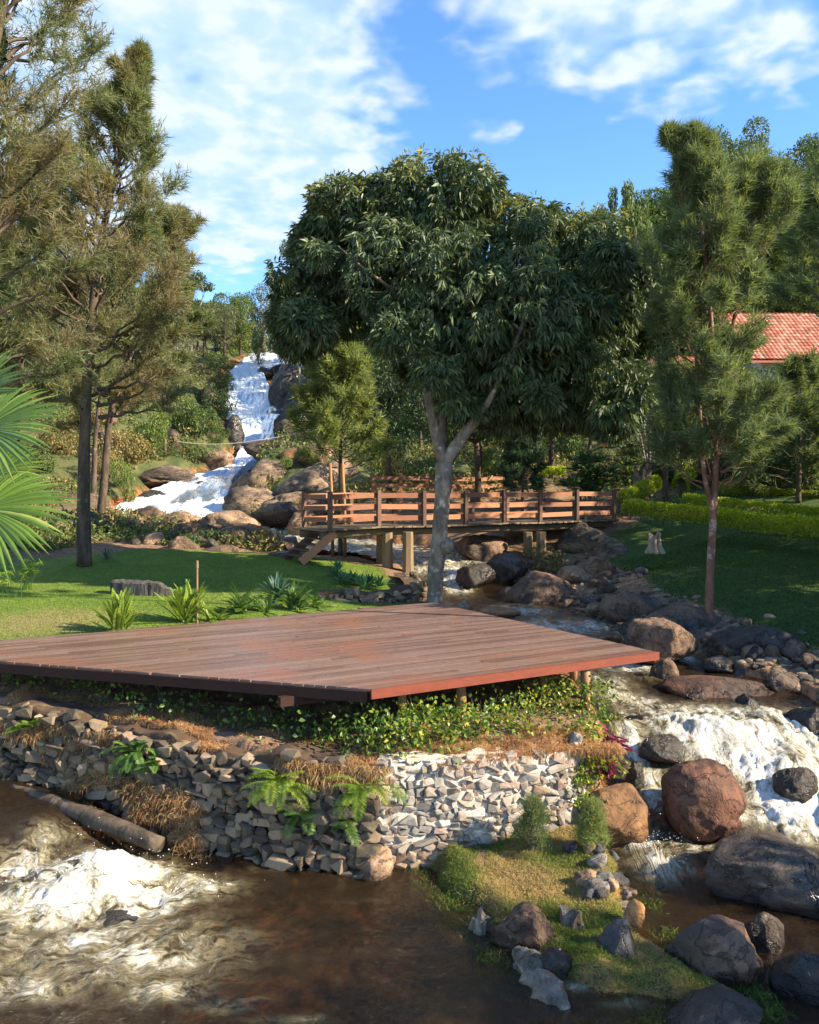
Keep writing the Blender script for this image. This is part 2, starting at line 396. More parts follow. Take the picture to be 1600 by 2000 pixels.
M['fern'] = leaf_mat('fern_leaf', [(0.0, (0.07, 0.13, 0.02)), (0.6, (0.17, 0.27, 0.035)), (1.0, (0.33, 0.40, 0.06))], 0.35, 0.45, 0.3)
M['fern_dark'] = leaf_mat('fern_dark_leaf', [(0.0, (0.04, 0.09, 0.02)), (0.6, (0.09, 0.17, 0.035)), (1.0, (0.19, 0.28, 0.06))], 0.3, 0.45, 0.3)
M['palm'] = leaf_mat('palm_leaf', [(0.0, (0.035, 0.085, 0.015)), (0.6, (0.11, 0.19, 0.03)), (1.0, (0.27, 0.33, 0.08))], 0.3, 0.4, 0.4)
M['agave'] = leaf_mat('agave_leaf', [(0.0, (0.025, 0.06, 0.045)), (1.0, (0.07, 0.14, 0.09))], 0.05, 0.4, 0.4)
M['brom'] = leaf_mat('bromeliad_leaf', [(0.0, (0.04, 0.12, 0.05)), (1.0, (0.12, 0.26, 0.10))], 0.15, 0.4, 0.4)
M['cord'] = leaf_mat('cordyline_leaf', [(0.0, (0.10, 0.012, 0.04)), (1.0, (0.32, 0.04, 0.12))], 0.25, 0.4, 0.4)
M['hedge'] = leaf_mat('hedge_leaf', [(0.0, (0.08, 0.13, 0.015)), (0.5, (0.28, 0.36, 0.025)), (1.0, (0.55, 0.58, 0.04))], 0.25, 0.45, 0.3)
M['drac'] = leaf_mat('strap_leaf', [(0.0, (0.02, 0.05, 0.015)), (1.0, (0.07, 0.13, 0.03))], 0.12, 0.4, 0.4)
M['grass'] = leaf_mat('grass_blade', [(0.0, (0.035, 0.07, 0.012)), (0.5, (0.10, 0.16, 0.028)), (0.8, (0.23, 0.25, 0.06)), (1.0, (0.38, 0.29, 0.13))], 0.3, 0.6, 0.2)
M['lawn'] = leaf_mat('lawn_blade', [(0.0, (0.07, 0.12, 0.018)), (1.0, (0.20, 0.27, 0.045))], 0.3, 0.6, 0.2)
M['lawn_shade'] = leaf_mat('shade_lawn_blade', [(0.0, (0.022, 0.055, 0.012)), (1.0, (0.085, 0.14, 0.026))], 0.2, 0.6, 0.2)  # right lawn blades, darkened so their colour holds the shade
M['dry'] = leaf_mat('dry_grass_blade', [(0.0, (0.20, 0.09, 0.04)), (0.55, (0.40, 0.22, 0.10)), (0.8, (0.58, 0.40, 0.21)), (1.0, (0.20, 0.25, 0.05))], 0.25, 0.7, 0.2)
M['flower'] = leaf_mat('flower', [(0.0, (0.6, 0.08, 0.02)), (1.0, (0.8, 0.2, 0.03))], 0.3, 0.6, 0.2)
M['bark_grey'] = bark_mat('bark_grey', (0.12, 0.095, 0.07), (0.27, 0.22, 0.165), (0.46, 0.40, 0.32), 5, 0.5)
M['bark_brown'] = bark_mat('bark_brown', (0.05, 0.038, 0.028), (0.115, 0.085, 0.06), (0.15, 0.13, 0.10), 5, 0.3)
M['bark_red'] = bark_mat('bark_red', (0.13, 0.065, 0.04), (0.24, 0.125, 0.08), (0.36, 0.27, 0.22), 4, 0.3, 0.3)
M['bark_pale'] = bark_mat('bark_pale', (0.22, 0.18, 0.13), (0.36, 0.31, 0.24), (0.13, 0.1, 0.08), 5, 0.3)
M['r_brown'] = rock_mat('rock_brown', (0.095, 0.058, 0.038), (0.19, 0.115, 0.072), (0.065, 0.048, 0.037), 2.6, lich=(0.22, 0.17, 0.11))
M['r_tan'] = rock_mat('rock_tan', (0.20, 0.125, 0.075), (0.33, 0.22, 0.14), (0.12, 0.075, 0.045), 3, lich=(0.36, 0.30, 0.22))
M['r_orange'] = rock_mat('rock_orange', (0.29, 0.135, 0.045), (0.40, 0.21, 0.085), (0.20, 0.10, 0.045), 2.2, lich=(0.12, 0.075, 0.04), bump=0.5)
M['r_red'] = rock_mat('rock_red', (0.10, 0.045, 0.028), (0.18, 0.080, 0.048), (0.055, 0.032, 0.024), 3.0, bump=0.8)
M['r_dark'] = rock_mat('rock_dark', (0.018, 0.015, 0.013), (0.045, 0.037, 0.031), (0.065, 0.044, 0.03), 2.4, 0.6, 0.5, wet=1)
M['r_slate'] = rock_mat('rock_slate', (0.035, 0.036, 0.040), (0.075, 0.075, 0.08), (0.05, 0.046, 0.045), 3, 0.55, 0.4)
M['r_grey'] = rock_mat('rock_grey', (0.16, 0.145, 0.125), (0.30, 0.275, 0.24), (0.11, 0.10, 0.09), 5)
M['r_wet'] = rock_mat('rock_wet', (0.022, 0.02, 0.012), (0.05, 0.045, 0.02), (0.03, 0.022, 0.015), 4, 0.3, 0.6)
M['r_cliff'] = rock_mat('rock_layered', (0.11, 0.078, 0.050), (0.215, 0.15, 0.095), (0.055, 0.042, 0.033), 1.3, strata=1.6, lich=(0.26, 0.19, 0.12), bump=1.0)
# ---------------------------------------------------------------- terrain
DK = -2.4                                    # deck level below the eye
FRONT = [(-60, 16), (-14, 12.8), (-5.6, 11.25), (-4.0, 10.67), (-2.5, 9.97), (-1.18, 9.45), (-.29, 9.27), (0.58, 9.4), (1.2, 9.6), (1.92, 9.9)]
ST = [(-12.7, 76, 12.6, 2.0), (-11.9, 67, 10.2, 2.3), (-11.2, 60.5, 5.6, 2.3), (-10.3, 57, 3.3, 1.4), (-10.8, 52, 1.7, .8), (-11.8, 46, .2, 2.6), (-11.8, 39.5, -1.15, 3.0),
      (-8.5, 36.5, -1.5, 1.4), (-4.6, 32, -1.8, 1.4), (-1.9, 30, -1.95, 1.3), (0, 28.5, -2.1, 1.2), (1.4, 27, -2.3, .95), (1.6, 23.6, -2.9, .95), (2.1, 20.4, -2.95, 1.1),
      (3.2, 17.8, -3.0, 1.15), (3.95, 14.8, -3.08, 1.0), (4.4, 13, -3.15, 1.35), (4.5, 11.6, -3.3, 1.5), (4.5, 10.7, -3.75, 1.7), (4.4, 9.6, -4.2, 1.9), (4, 8, -4.3, 2.2), (3.5, 4, -4.32, 2.6), (3, -12, -4.32, 3)]
ISL = [(0.05, 9.5), (0.2, 8.9), (0.55, 8.25), (0.8, 7.5), (1.3, 6.8), (2.4, 6.55), (2.95, 6.75), (2.75, 7.4), (2.35, 8.0), (2.45, 8.6), (2.55, 9.4), (2.2, 10.2)]
LAWN1 = [(-14, 15), (-7, 13.1), (0.25, 18.0), (-0.3, 21), (-0.9, 24.2), (-3.2, 25.6), (-6.2, 26.6), (-8.2, 25.8), (-10, 24.2), (-15, 22.5)]
LAWN2 = [(6.45, 25), (6.2, 20), (6.6, 17.7), (7.2, 14.2), (9, 10), (12, 8), (34, 8), (34, 26), (12, 28), (8.5, 29.4), (6.3, 28.2)]
_c = [(-6, 13.6, -2.5), (-3, 15, -2.5), (0, 18.2, -2.62), (-3, 18, -2.38), (-3, 21, -2.2), (-6, 18, -2.35), (-9, 14.5, -2.5), (-3, 24.5, -2.02), (-6, 24.5, -1.98), (-9, 22, -2.15), (-1, 21, -2.42), (-12, 18, -2.3),
 (-5.6, 11.5, -2.95), (-4, 10.95, -3.02), (-2, 10.1, -3.1), (0, 9.65, -3.15), (1.8, 10.3, -3.1), (2.5, 11.6, -3.1), (2.4, 13.5, -3.05), (1.3, 16, -2.9), (-2, 12.3, -3.0), (0.5, 12.5, -3.08), (-5.2, 12.3, -2.85),
 (-8, 28, -1.75), (-5, 27.5, -2.0), (-10, 33, -1.3), (-14, 30, -1.2), (-15.5, 37, -.3), (-7, 40, -0.9), (-4, 36, -1.0), (-9, 26, -1.8), (-14, 24, -1.9), (-1.5, 26.5, -2.2), (-2, 32.5, -1.4), (1.5, 31, -1.4), (3.5, 28, -1.8), (3.2, 25.5, -2.5)]
for px, py, D in [(520, 880, 47), (600, 935, 42), (540, 990, 39), (600, 850, 53), (600, 770, 62), (560, 715, 68), (440, 820, 60), (430, 750, 64), (440, 700, 70), (380, 860, 53), (300, 880, 50), (250, 930, 45), (200, 960, 41),
                  (300, 930, 46), (420, 900, 52), (200, 850, 52), (120, 850, 50), (60, 950, 40), (0, 1000, 35), (300, 760, 62), (150, 740, 65), (760, 800, 60), (700, 900, 45), (850, 910, 42), (950, 925, 38), (1000, 880, 44),
                  (900, 750, 66), (1100, 780, 62), (1100, 870, 44), (620, 690, 75)]:
    _c.append(tuple(P(px, py, D)))
_c += [(-1.5, 34, -0.45), (2, 33.5, -0.4), (5, 32, -0.5), (7.4, 29.2, -1.12), (10, 27, -1.25), (12, 24, -1.3), (16, 22, -1.2), (7, 33, -0.2), (13, 34, .7), (18, 30, .9), (12, 28.5, -.5), (19, 36, 3.4), (20, 45, 5.2), (12, 42, 3.2), (24, 48, 7),
 (7.8, 26, -1.95), (9, 22, -1.85), (11.5, 20, -1.75), (6.9, 18, -2.35), (8.4, 15.5, -2.5), (5.5, 15, -3.0), (6.1, 12, -3.1), (5.0, 18, -2.95), (4.8, 21, -2.85), (5.1, 24, -2.6), (6.3, 22, -2.15), (5, 27, -2.2),
 (8.3, 11, -2.6), (9, 8, -2.9), (8, 4, -3.4), (13, 6, -2), (18, 13, -1), (25, 16, .4), (8, -6, -3.2), (20, -5, -1.5), (-12, 5, -4), (-30, 8, -2), (0, -15, -4), (-15, -15, -3),
 (-32, 60, 10), (-22, 90, 14), (0, 92, 15), (20, 62, 15), (42, 60, 21), (-60, 60, 20), (-45, 30, 5), (50, 20, 7), (0, 160, 24), (60, 130, 34), (-70, 130, 34), (-10, 110, 18), (35, 95, 27), (-40, 90, 17)]
_c = np.array(_c)
def _U(r2): return 0.5 * r2 * np.log(r2 + 1e-9)
def _fit(c):
    n = len(c); r2 = ((c[:, None, :2] - c[None, :, :2]) ** 2).sum(-1)
    K = _U(r2) + np.eye(n) * 0.4; Pm = np.hstack([np.ones((n, 1)), c[:, :2]])
    A = np.block([[K, Pm], [Pm.T, np.zeros((3, 3))]])
    return np.linalg.solve(A, np.concatenate([c[:, 2], np.zeros(3)]))
_w = _fit(_c)
def land(x, y):
    sh = np.shape(x); x = np.ravel(x).astype(float); y = np.ravel(y).astype(float); out = np.empty(len(x))
    for a in range(0, len(x), 40000):
        X = x[a:a + 40000]; Y = y[a:a + 40000]
        r2 = (X[:, None] - _c[None, :, 0]) ** 2 + (Y[:, None] - _c[None, :, 1]) ** 2
        out[a:a + 40000] = _U(r2) @ _w[:-3] + _w[-3] + _w[-2] * X + _w[-1] * Y
    return out.reshape(sh)
_sx = np.array([s[2] for s in ST]); _shw = np.array([s[3] for s in ST])
_fx = np.array([p[0] for p in FRONT]); _fy = np.array([p[1] for p in FRONT])
def front(x): 
    f = np.interp(x, _fx, _fy)
    f = np.where(x > 1.92, 9.9 + (x - 1.92) * .1, f)
    return np.where(x > 6.4, 9.9 - (x - 6.4) * 30, f)
def wlevel(x, y):
    d, p = polydist(x, y, ST); k = np.arange(len(ST))
    lv = np.interp(p, k, _sx); 
    pool = -4.3 + 0.3 * smst(-3.2, -4.6, x) * smst(8.6, 9.8, y) + 0.12 * smst(-2.0, -4.0, x) * smst(6, 10, y)
    t = smst(2.0, 2.9, x) 
    inb = (y < front(np.minimum(x, 6.0)) + .6) & (x < 2.9)
    return np.where(inb, pool * (1 - t) + lv * t, lv), d - np.interp(p, k, _shw)
def H(x, y):
    x = np.asarray(x, float); y = np.asarray(y, float)
    z = land(x, y)
    l1 = polysdf(x, y, LAWN1); l2 = polysdf(x, y, LAWN2)
    rough = smst(0.0, 0.8, np.minimum(l1, l2)); far = smst(26, 60, y)
    z = z + rough * ((fbm(xy3(x, y, 0.9), 3, 4) - 0.5) * (0.35 + far * 1.4) + (fbm(xy3(x, y, 5.0), 9, 3) - 0.5) * 0.09)
    z = z + (1 - rough) * (fbm(xy3(x, y, 0.35), 5, 2) - 0.5) * 0.14
    lv, dd = wlevel(x, y)
    # the platform behind the wall keeps its own drop
    bed = lv - 0.45 + (fbm(xy3(x, y, 1.6), 21, 4) - 0.5) * 0.35
    bw = np.where(y > 24, 0.9, 0.45)
    dd = dd + (fbm(xy3(x, y, 1.3), 14, 3) - 0.5) * 0.5
    z = bed + (z - bed) * smst(0.0, 1.0, dd / bw)
    f = y - front(x) - 0.12
    inb = np.where(x > 6.4, 1.0, smst(-0.05, 0.14, f))
    bed2 = np.minimum(lv, -4.2) - 0.38 + (fbm(xy3(x, y, 1.3), 22, 4) - 0.5) * 0.42
    z = np.where(y < 12.9, bed2 + (z - bed2) * inb, z)
    isl = polysdf(x, y, ISL) + (fbm(xy3(x, y, 2.2), 41, 3) - 0.5) * 0.35
    top = -4.19 + 0.15 * smst(8.2, 9.6, y) + (fbm(xy3(x, y, 2.5), 44, 4) - 0.5) * 0.16
    ti = 1 - smst(-0.42, 0.25, isl)
    z = np.where((ti > 0) & (y < 10.2), np.maximum(z, bed2 + (top - bed2) * ti), z)
    return z
LAWN3 = [(8.2, 30), (12, 28.2), (22, 24.5), (40, 26), (40, 35), (14, 36)]
def H1(x, y): return float(H(np.array([x]), np.array([y]))[0])

def axis(dense, step, lim_lo, lim_hi, g=1.06, smax=8):
    a, b = dense; mid = list(np.arange(a, b, step)); s = step; lo = []; v = a
    while v > lim_lo: s = min(s * g, smax); v -= s; lo.append(v)
    s = step; hi = []; v = mid[-1]
    while v < lim_hi: s = min(s * g, smax); v += s; hi.append(v)
    return np.array(lo[::-1] + mid + hi)
def sheet(xs, ys, zf):
    X, Y = np.meshgrid(xs, ys); Z = zf(X, Y)
    V = np.stack([X, Y, Z], -1).reshape(-1, 3); w = len(xs)
    i = np.arange(len(ys) - 1)[:, None] * w + np.arange(w - 1)[None, :]
    Q = np.stack([i, i + 1, i + w + 1, i + w], -1).reshape(-1, 4)
    return V, Q
def make_ground():
    xs = axis((-7.5, 7.5), 0.065, -420, 420, 1.05, 30); ys = axis((5.5, 13.6), 0.065, -60, 520, 1.022, 30)
    V, Q = sheet(xs, ys, H)
    b = MB().add(V, Q=Q); o = b.build('ground', None, None, True)
    x, y = V[:, 0], V[:, 1]
    lw = 1 - smst(-0.15, 0.15, np.minimum(np.minimum(polysdf(x, y, LAWN1), polysdf(x, y, LAWN3)), polysdf(x, y, LAWN2)) + (fbm(xy3(x, y, 2), 8, 3) - .5) * .4)
    lv, dd = wlevel(x, y)
    wet = 1 - smst(-0.05, 0.22, V[:, 2] - lv)
    wet = np.where((dd > 1.2) & ~((y < front(x)) & (x < 6.4)), 0, wet)
    isl = (1 - smst(-0.3, 0.1, polysdf(x, y, ISL))) * (y < 10)
    vattr(o, 'lawn', lw); vattr(o, 'shade_sward', smst(4.5, 6, x)); vattr(o, 'wet', wet); vattr(o, 'isle', isl)  # includes the mask for shade painted on the right lawn
    vattr(o, 'hill', smst(30, 40, y) )
    m, nt, out = newmat('ground'); t = NT(nt); co = t.coord('Position')
    n1 = t.noise(co, 0.8, 6, 0.6); n2 = t.noise(co, 7, 5, 0.65); n3 = t.noise(co, 34, 4, 0.7)
    earth = t.mix(t.ms(n2, .35, .65), (0.10, 0.052, 0.030), (0.25, 0.145, 0.085)); earth = t.mix(t.ms(n3, .45, .7), earth, (0.33, 0.23, 0.14))
    grass = t.mix(t.ms(n2, .3, .7), (0.085, 0.155, 0.018), (0.15, 0.245, 0.030)); grass = t.mix(t.ms(n1, .45, .68), grass, (0.21, 0.26, 0.04))
    patch_dist = t.N.new('ShaderNodeVectorMath'); patch_dist.operation = 'DISTANCE'; t.L.new(co, patch_dist.inputs[0]); patch_dist.inputs[1].default_value = (-6.7, 15.2, -2.5)  # distance to one tan patch of the left lawn
    grass = t.mix(t.ms(t.m('ADD', patch_dist.outputs['Value'], t.m('MULTIPLY', n2, 1.4)), 2.4, 1.2), grass, (0.33, 0.24, 0.11))
    grass = t.mix(t.m('MULTIPLY', t.ms(t.noise(co, 1.9, 5, .7), .56, .70), .55), grass, (0.27, 0.22, 0.08))
    grass = t.mix(t.attr('shade_sward'), grass, t.mix(t.ms(n2, .3, .7), (0.03, 0.065, 0.014), (0.075, 0.115, 0.022)))  # right lawn shade mixed into the grass colour
    grass = t.mix(t.ms(n3, .35, .65), grass, t.mix(0.45, grass, (0.03, 0.05, 0.01)))
    hill = t.mix(t.ms(n1, .4, .6), (0.035, 0.055, 0.016), (0.095, 0.10, 0.035)); hill = t.mix(t.ms(n2, .56, .74), hill, (0.17, 0.11, 0.06))
    bed = t.mix(t.ms(n2, .38, .6), (0.06, 0.03, 0.014), (0.42, 0.17, 0.055)); bed = t.mix(t.ms(t.noise(co, 1.7, 3), .45, .6), bed, (0.05, 0.032, 0.016))
    isl_c = t.mix(t.ms(n2, .35, .65), (0.10, 0.075, 0.035), (0.26, 0.17, 0.085))
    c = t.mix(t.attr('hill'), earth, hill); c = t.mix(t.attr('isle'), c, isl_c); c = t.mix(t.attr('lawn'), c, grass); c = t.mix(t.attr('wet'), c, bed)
    s = t.pbsdf(c, t.ms(t.attr('wet'), 0, 1, .9, .5), 0.25, t.bump(t.m('ADD', n2, t.m('MULTIPLY', n3, .6)), 0.6, 0.04)); t.L.new(s, out.inputs[0])
    o.data.materials.append(m); tag(o, kind='structure')
make_ground()

# ---------------------------------------------------------------- water
def water_mat(name, streak=(1, 1, 1), clear=0.72, blue=0.0):
    m, nt, out = newmat(name); t = NT(nt)
    co = t.coord('Position', streak)
    w1 = t.noise(co, 1.6, 3, 0.5, col=True)
    wm = t.N.new('ShaderNodeVectorMath'); wm.operation = 'MULTIPLY_ADD'; t.L.new(w1, wm.inputs[0]); wm.inputs[1].default_value = (0.55, 0.55, 0.55); t.L.new(co, wm.inputs[2])
    cw = wm.outputs[0]
    if not blue:
        fl = t.N.new('ShaderNodeAttribute'); fl.attribute_name = 'flow'
        wf = t.N.new('ShaderNodeVectorMath'); wf.operation = 'MULTIPLY_ADD'; t.L.new(w1, wf.inputs[0]); wf.inputs[1].default_value = (0.6, 0.6, 0.6); t.L.new(fl.outputs['Vector'], wf.inputs[2]); fw = wf.outputs[0]
    else: fw = cw
    a = t.noise(fw, 5.5, 7, 0.68, 1.2); b = t.noise(cw, 22, 5, 0.7, 0.6); cc = t.noise(cw, 60, 3, .7)
    rid = t.m('SUBTRACT', 1.0, t.m('MULTIPLY', t.m('ABSOLUTE', t.m('SUBTRACT', t.noise(fw, 4.2, 6, 0.66, 1.0), 0.5)), 7.0), clamp=True)
    fo = t.attr('foam')
    v = t.m('ADD', t.m('MULTIPLY', a, .75), t.m('ADD', t.m('MULTIPLY', b, 0.3), t.m('MULTIPLY', rid, 0.20)))
    f = t.ms(t.m('ADD', v, t.m('MULTIPLY', fo, 0.78 if not blue else .95)), 1.0, 1.36 if not blue else 1.32)
    f = t.m('MULTIPLY', f, t.ms(fo, 0.02, 0.25))
    sparkle = t.m('MULTIPLY', t.ms(cc, .66, .74), t.m('MULTIPLY', t.ms(fo, .15, .6), .8))
    f = t.m('MAXIMUM', f, sparkle)
    bn = t.bump(t.m('ADD', t.m('MULTIPLY', a, 1.0), t.m('ADD', t.m('MULTIPLY', b, .35), t.m('MULTIPLY', cc, .08))), 0.55, 0.05)
    gl = t.N.new('ShaderNodeBsdfGlossy'); gl.inputs['Roughness'].default_value = 0.10; gl.inputs[0].default_value = (1, 1, 1, 1); t.L.new(bn, gl.inputs['Normal'])
    tr = t.N.new('ShaderNodeBsdfTransparent'); tr.inputs[0].default_value = (0.74, 0.55, 0.36, 1)
    df = t.N.new('ShaderNodeBsdfDiffuse'); t.L.new(bn, df.inputs['Normal'])
    murk = t.mix(t.ms(t.m('MULTIPLY', fo, t.ms(v, .38, .72, .35, 1.5)), 0.15, 0.9), (0.060, 0.038, 0.019), (0.24, 0.215, 0.125)); t.L.new(murk, df.inputs[0])
    bd = t.N.new('ShaderNodeMixShader'); t.set(bd.inputs[0], t.ms(t.m('MULTIPLY', fo, t.ms(v, .38, .72, .4, 1.4)), 0.1, 0.8, 1 - clear, 0.95)); t.L.new(tr.outputs[0], bd.inputs[1]); t.L.new(df.outputs[0], bd.inputs[2])
    fr = t.N.new('ShaderNodeFresnel'); fr.inputs[0].default_value = 1.33; t.L.new(bn, fr.inputs[1])
    wt = t.N.new('ShaderNodeMixShader'); t.L.new(t.m('MULTIPLY', fr.outputs[0], 1.0), wt.inputs[0]); t.L.new(bd.outputs[0], wt.inputs[1]); t.L.new(gl.outputs[0], wt.inputs[2])
    fc = t.mix(t.ms(a, .35, .6), (0.46, 0.43, 0.36), (0.78, 0.77, 0.74)) if not blue else t.mix(t.ms(a, .35, .6), (0.42, 0.50, 0.60), (0.74, 0.79, 0.85))
    fbn = t.bump(t.m('ADD', a, t.m('ADD', t.m('MULTIPLY', b, .8), t.m('MULTIPLY', cc, .3))), 0.9, 0.05)
    fs = t.pbsdf(fc, 0.6, 0.3, fbn)
    mx = t.N.new('ShaderNodeMixShader'); t.L.new(f, mx.inputs[0]); t.L.new(wt.outputs[0], mx.inputs[1]); t.L.new(fs, mx.inputs[2]); t.L.new(mx.outputs[0], out.inputs[0])
    return m
FB = [(1235, 1365, -3.15, .5, .6, .62), (1300, 1400, -3.25, .9, .4, .66), (1420, 1470, -3.6, 1.1, .5, .95), (1330, 1440, -3.45, .8, .3, .65), (1540, 1450, -3.5, .6, .5, .6), (1560, 1570, -3.95, .9, .6, .95), (1470, 1520, -3.8, .7, .4, .95),
      (1500, 1610, -4.15, .6, .25, .8), (1240, 1500, -3.75, .22, .5, .7), (1225, 1450, -3.5, .25, .5, .6), (1290, 1690, -4.25, .4, .4, .72), (1245, 1640, -4.2, .3, .35, .9), (1350, 1650, -4.2, .5, .25, .5), (1270, 1560, -4, .25, .5, .7), (1400, 1385, -3.2, 1.4, .4, .62), (1500, 1400, -3.3, .9, .35, .6), (1590, 1480, -3.7, .6, .8, .8), (1585, 1610, -4.1, .5, .4, .8),
      (1100, 1222, -3.0, 1.8, 1.0, .66), (1010, 1195, -2.97, 1.0, .9, .66), (1230, 1290, -3.05, .7, 1.1, .6), (1330, 1285, -3.1, .3, .5, .55), (892, 1140, -2.8, .55, 1.8, .85), (885, 1095, -2.3, .8, 1.5, .6), (960, 1110, -2.5, .6, 1, .45), (1190, 1335, -3.1, .6, 1.0, .55),
      (205, 1690, -4.05, .78, .55, .88), (110, 1775, -4.3, .75, .5, .82), (280, 1770, -4.3, .6, .38, .72), (385, 1740, -4.3, .6, .34, .55), (40, 1690, -4.1, .5, .5, .62), (100, 1640, -4.05, .5, .4, .4), (260, 1870, -4.3, .85, .26, .60), (130, 1850, -4.3, .9, .2, .55),
      (190, 1850, -4.3, 1.6, .9, .50), (60, 1930, -4.3, .7, .26, .52), (330, 1930, -4.3, .45, .24, .52), (440, 1960, -4.3, .6, .16, .42), (560, 1990, -4.3, .5, .12, .36), (700, 1760, -4.3, .5, .08, .2), (500, 1700, -4.3, .6, .1, .25), (20, 1790, -4.3, .3, .3, .6), (1230, 1960, -4.3, .3, .1, .4), (1130, 1920, -4.3, .25, .12, .45)]
def foamf(x, y):
    f = np.zeros(np.shape(x))
    for px, py, z, rx, ry, I in FB:
        c = G(px, py, z); q = ((x - c[0]) / rx) ** 2 + ((y - c[1]) / (ry * 1.15)) ** 2
        f = np.maximum(f, I * np.exp(-q * 0.8))
    wn = .6 * fbm(xy3(x, y, 2.6), 77, 4) + .4 * fbm(xy3(x, y, 9.0), 78, 3); wn = .5 + (wn - .5) * 1.5
    up = smst(23.5, 26, y) * 0.55
    return np.clip(np.maximum(np.maximum(f, up), .13) * (0.66 + 0.64 * wn), 0, 1)
def make_river():
    xs = axis((-6.3, 6.8), 0.033, -30, 9, 1.12, 2); ys = axis((5.4, 12.6), 0.033, -14, 40, 1.02, 0.5)
    def zf(X, Y):
        lv, dd = wlevel(X, Y); f = foamf(X, Y)
        n = fbm(xy3(X, Y, 1.9), 61, 3) - .5; n2 = fbm(xy3(X, Y, 7.0), 62, 3) - .5; n3 = fbm(xy3(X, Y, 16.0), 66, 3) - .5; rg = 1 - np.abs(fbm(xy3(X + n * .8, Y + n2 * .8, 4.2), 67, 4) - .5) * 4
        z = lv + n * (0.05 + 0.20 * f) + n2 * (0.018 + 0.08 * f) + n3 * (.004 + .07 * f) + rg * .05 * f
        c = G(205, 1690, -4.05); c2 = G(110, 1760, -4.3)
        z = z + 0.27 * np.exp(-(((X - c[0]) / .5) ** 2 + ((Y - c[1]) / .36) ** 2)) + 0.16 * np.exp(-(((X - c2[0]) / .4) ** 2 + ((Y - c2[1]) / .3) ** 2))
        for px, py, zz, r, h in [(1450, 1470, -3.6, .6, .16), (1550, 1540, -3.9, .45, .2), (1400, 1440, -3.4, .4, .12)]:
            c = G(px, py, zz); z = z + h * np.exp(-(((X - c[0]) / r) ** 2 + ((Y - c[1]) / (r * .7)) ** 2))
        return z
    V, Q = sheet(xs, ys, zf)
    x, y = V[:, 0], V[:, 1]; lv, dd = wlevel(x, y); g = H(x, y)
    wetv = (g < lv + 0.16) & ((dd < 1.0) | ((y < front(x) + .3) & (x < 6.8) & (y < 13)))
    keep = wetv[Q].any(1); Q = Q[keep]
    used = np.unique(Q); mp = -np.ones(len(V), int); mp[used] = np.arange(len(used)); V = V[used]; Q = mp[Q]
    o = MB().add(V, Q=Q).build('river_water', water_mat('river_water'), None, True)
    x, y = V[:, 0], V[:, 1]; vattr(o, 'foam', foamf(x, y))
    d, p = polydist(x, y, ST); k = np.arange(len(ST)); sx_ = np.array([s[0] for s in ST]); sy_ = np.array([s[1] for s in ST])
    cum = np.r_[0, np.cumsum(np.hypot(np.diff(sx_), np.diff(sy_)))]; al = np.interp(p, k, cum); cx = np.interp(p, k, sx_)
    sd = d * np.where(x < cx, -1, 1); t_ = smst(1.6, 3.0, x) if True else 1
    pool = (y < front(np.minimum(x, 6.0)) + .6); w_ = np.where(pool, t_, 1.0)
    c0 = G(150, 1700, -4.2); rad = np.hypot((x - c0[0]), (y - c0[1]) * 1.3); ang = np.arctan2((y - c0[1]) * 1.3, x - c0[0])
    F1 = np.stack([sd * .9, al * .34, 0 * x], 1); F2 = np.stack([ang * 1.0 + 9, rad * .55 + x * .15, 0 * x], 1) if False else np.stack([x * .42 + 7, y * .95 + .25 * np.sin(x * 1.3), 0 * x], 1)
    at = o.data.attributes.new('flow', 'FLOAT_VECTOR', 'POINT'); at.data.foreach_set('vector', (F1 * w_[:, None] + F2 * (1 - w_[:, None])).astype(np.float32).ravel())
    tag(o, kind='structure')
make_river()
def make_fall():
    rows = [(488, 556, 694, 75), (472, 590, 708, 69), (460, 590, 716, 67), (454, 512, 726, 66), (449, 520, 745, 64.6), (444, 536, 780, 62.6), (436, 560, 806, 60.8), (462, 548, 813, 59.6), (474, 548, 845, 58), (468, 545, 880, 56), (462, 502, 895, 53.5),
            (438, 474, 915, 51), (350, 452, 940, 47), (285, 450, 965, 44), (232, 448, 990, 41), (222, 447, 1008, 39.6), (222, 452, 1018, 38.2)]
    rows = np.array(rows, float); k = np.arange(len(rows)); kk = np.linspace(0, len(rows) - 1, 260)
    R_ = np.stack([np.interp(kk, k, rows[:, i]) for i in range(4)], 1); nx = 56; V = []; fo = []
    for pl, pr, py, D in R_:
        a = P(pl, py, D); b = P(pr, py, D); t = np.linspace(-0.09, 1.09, nx)[:, None]; V.append(a + (b - a) * t)
    V = np.array(V); q = V.reshape(-1, 3)
    n = fbm(q * np.array([1.6, .45, .45]), 81, 4) - .5; n2 = fbm(q * np.array([5, 1.4, 1.4]), 82, 3) - .5
    e = np.linspace(-1, 1, nx)[None, :] + np.zeros((len(R_), 1)); edge = np.abs(e).ravel()
    q = q + np.stack([n2 * .1, -np.abs(n) * .9 - n2 * .25, n * .4 + n2 * .12 + .12], -1)
    q[:, 2] -= smst(.82, 1.0, edge) * .5
    i = np.arange(len(R_) - 1)[:, None] * nx + np.arange(nx - 1)[None, :]
    Q = np.stack([i, i + 1, i + nx + 1, i + nx], -1).reshape(-1, 4)
    o = MB().add(q, Q=Q).build('waterfall', water_mat('fall_water', (2.4, .5, .24), 0.2, 1), None, True)
    row = np.repeat(kk, nx); base = np.where((row > 4) & (row < 7.2), .58, .74)
    base = base - .40 * smst(.55, .72, fbm(q * np.array([1.1, .3, .22]), 91, 3))
    vattr(o, 'foam', np.clip(base + n * .5, 0.05, 1)); tag(o, kind='structure')
make_fall()

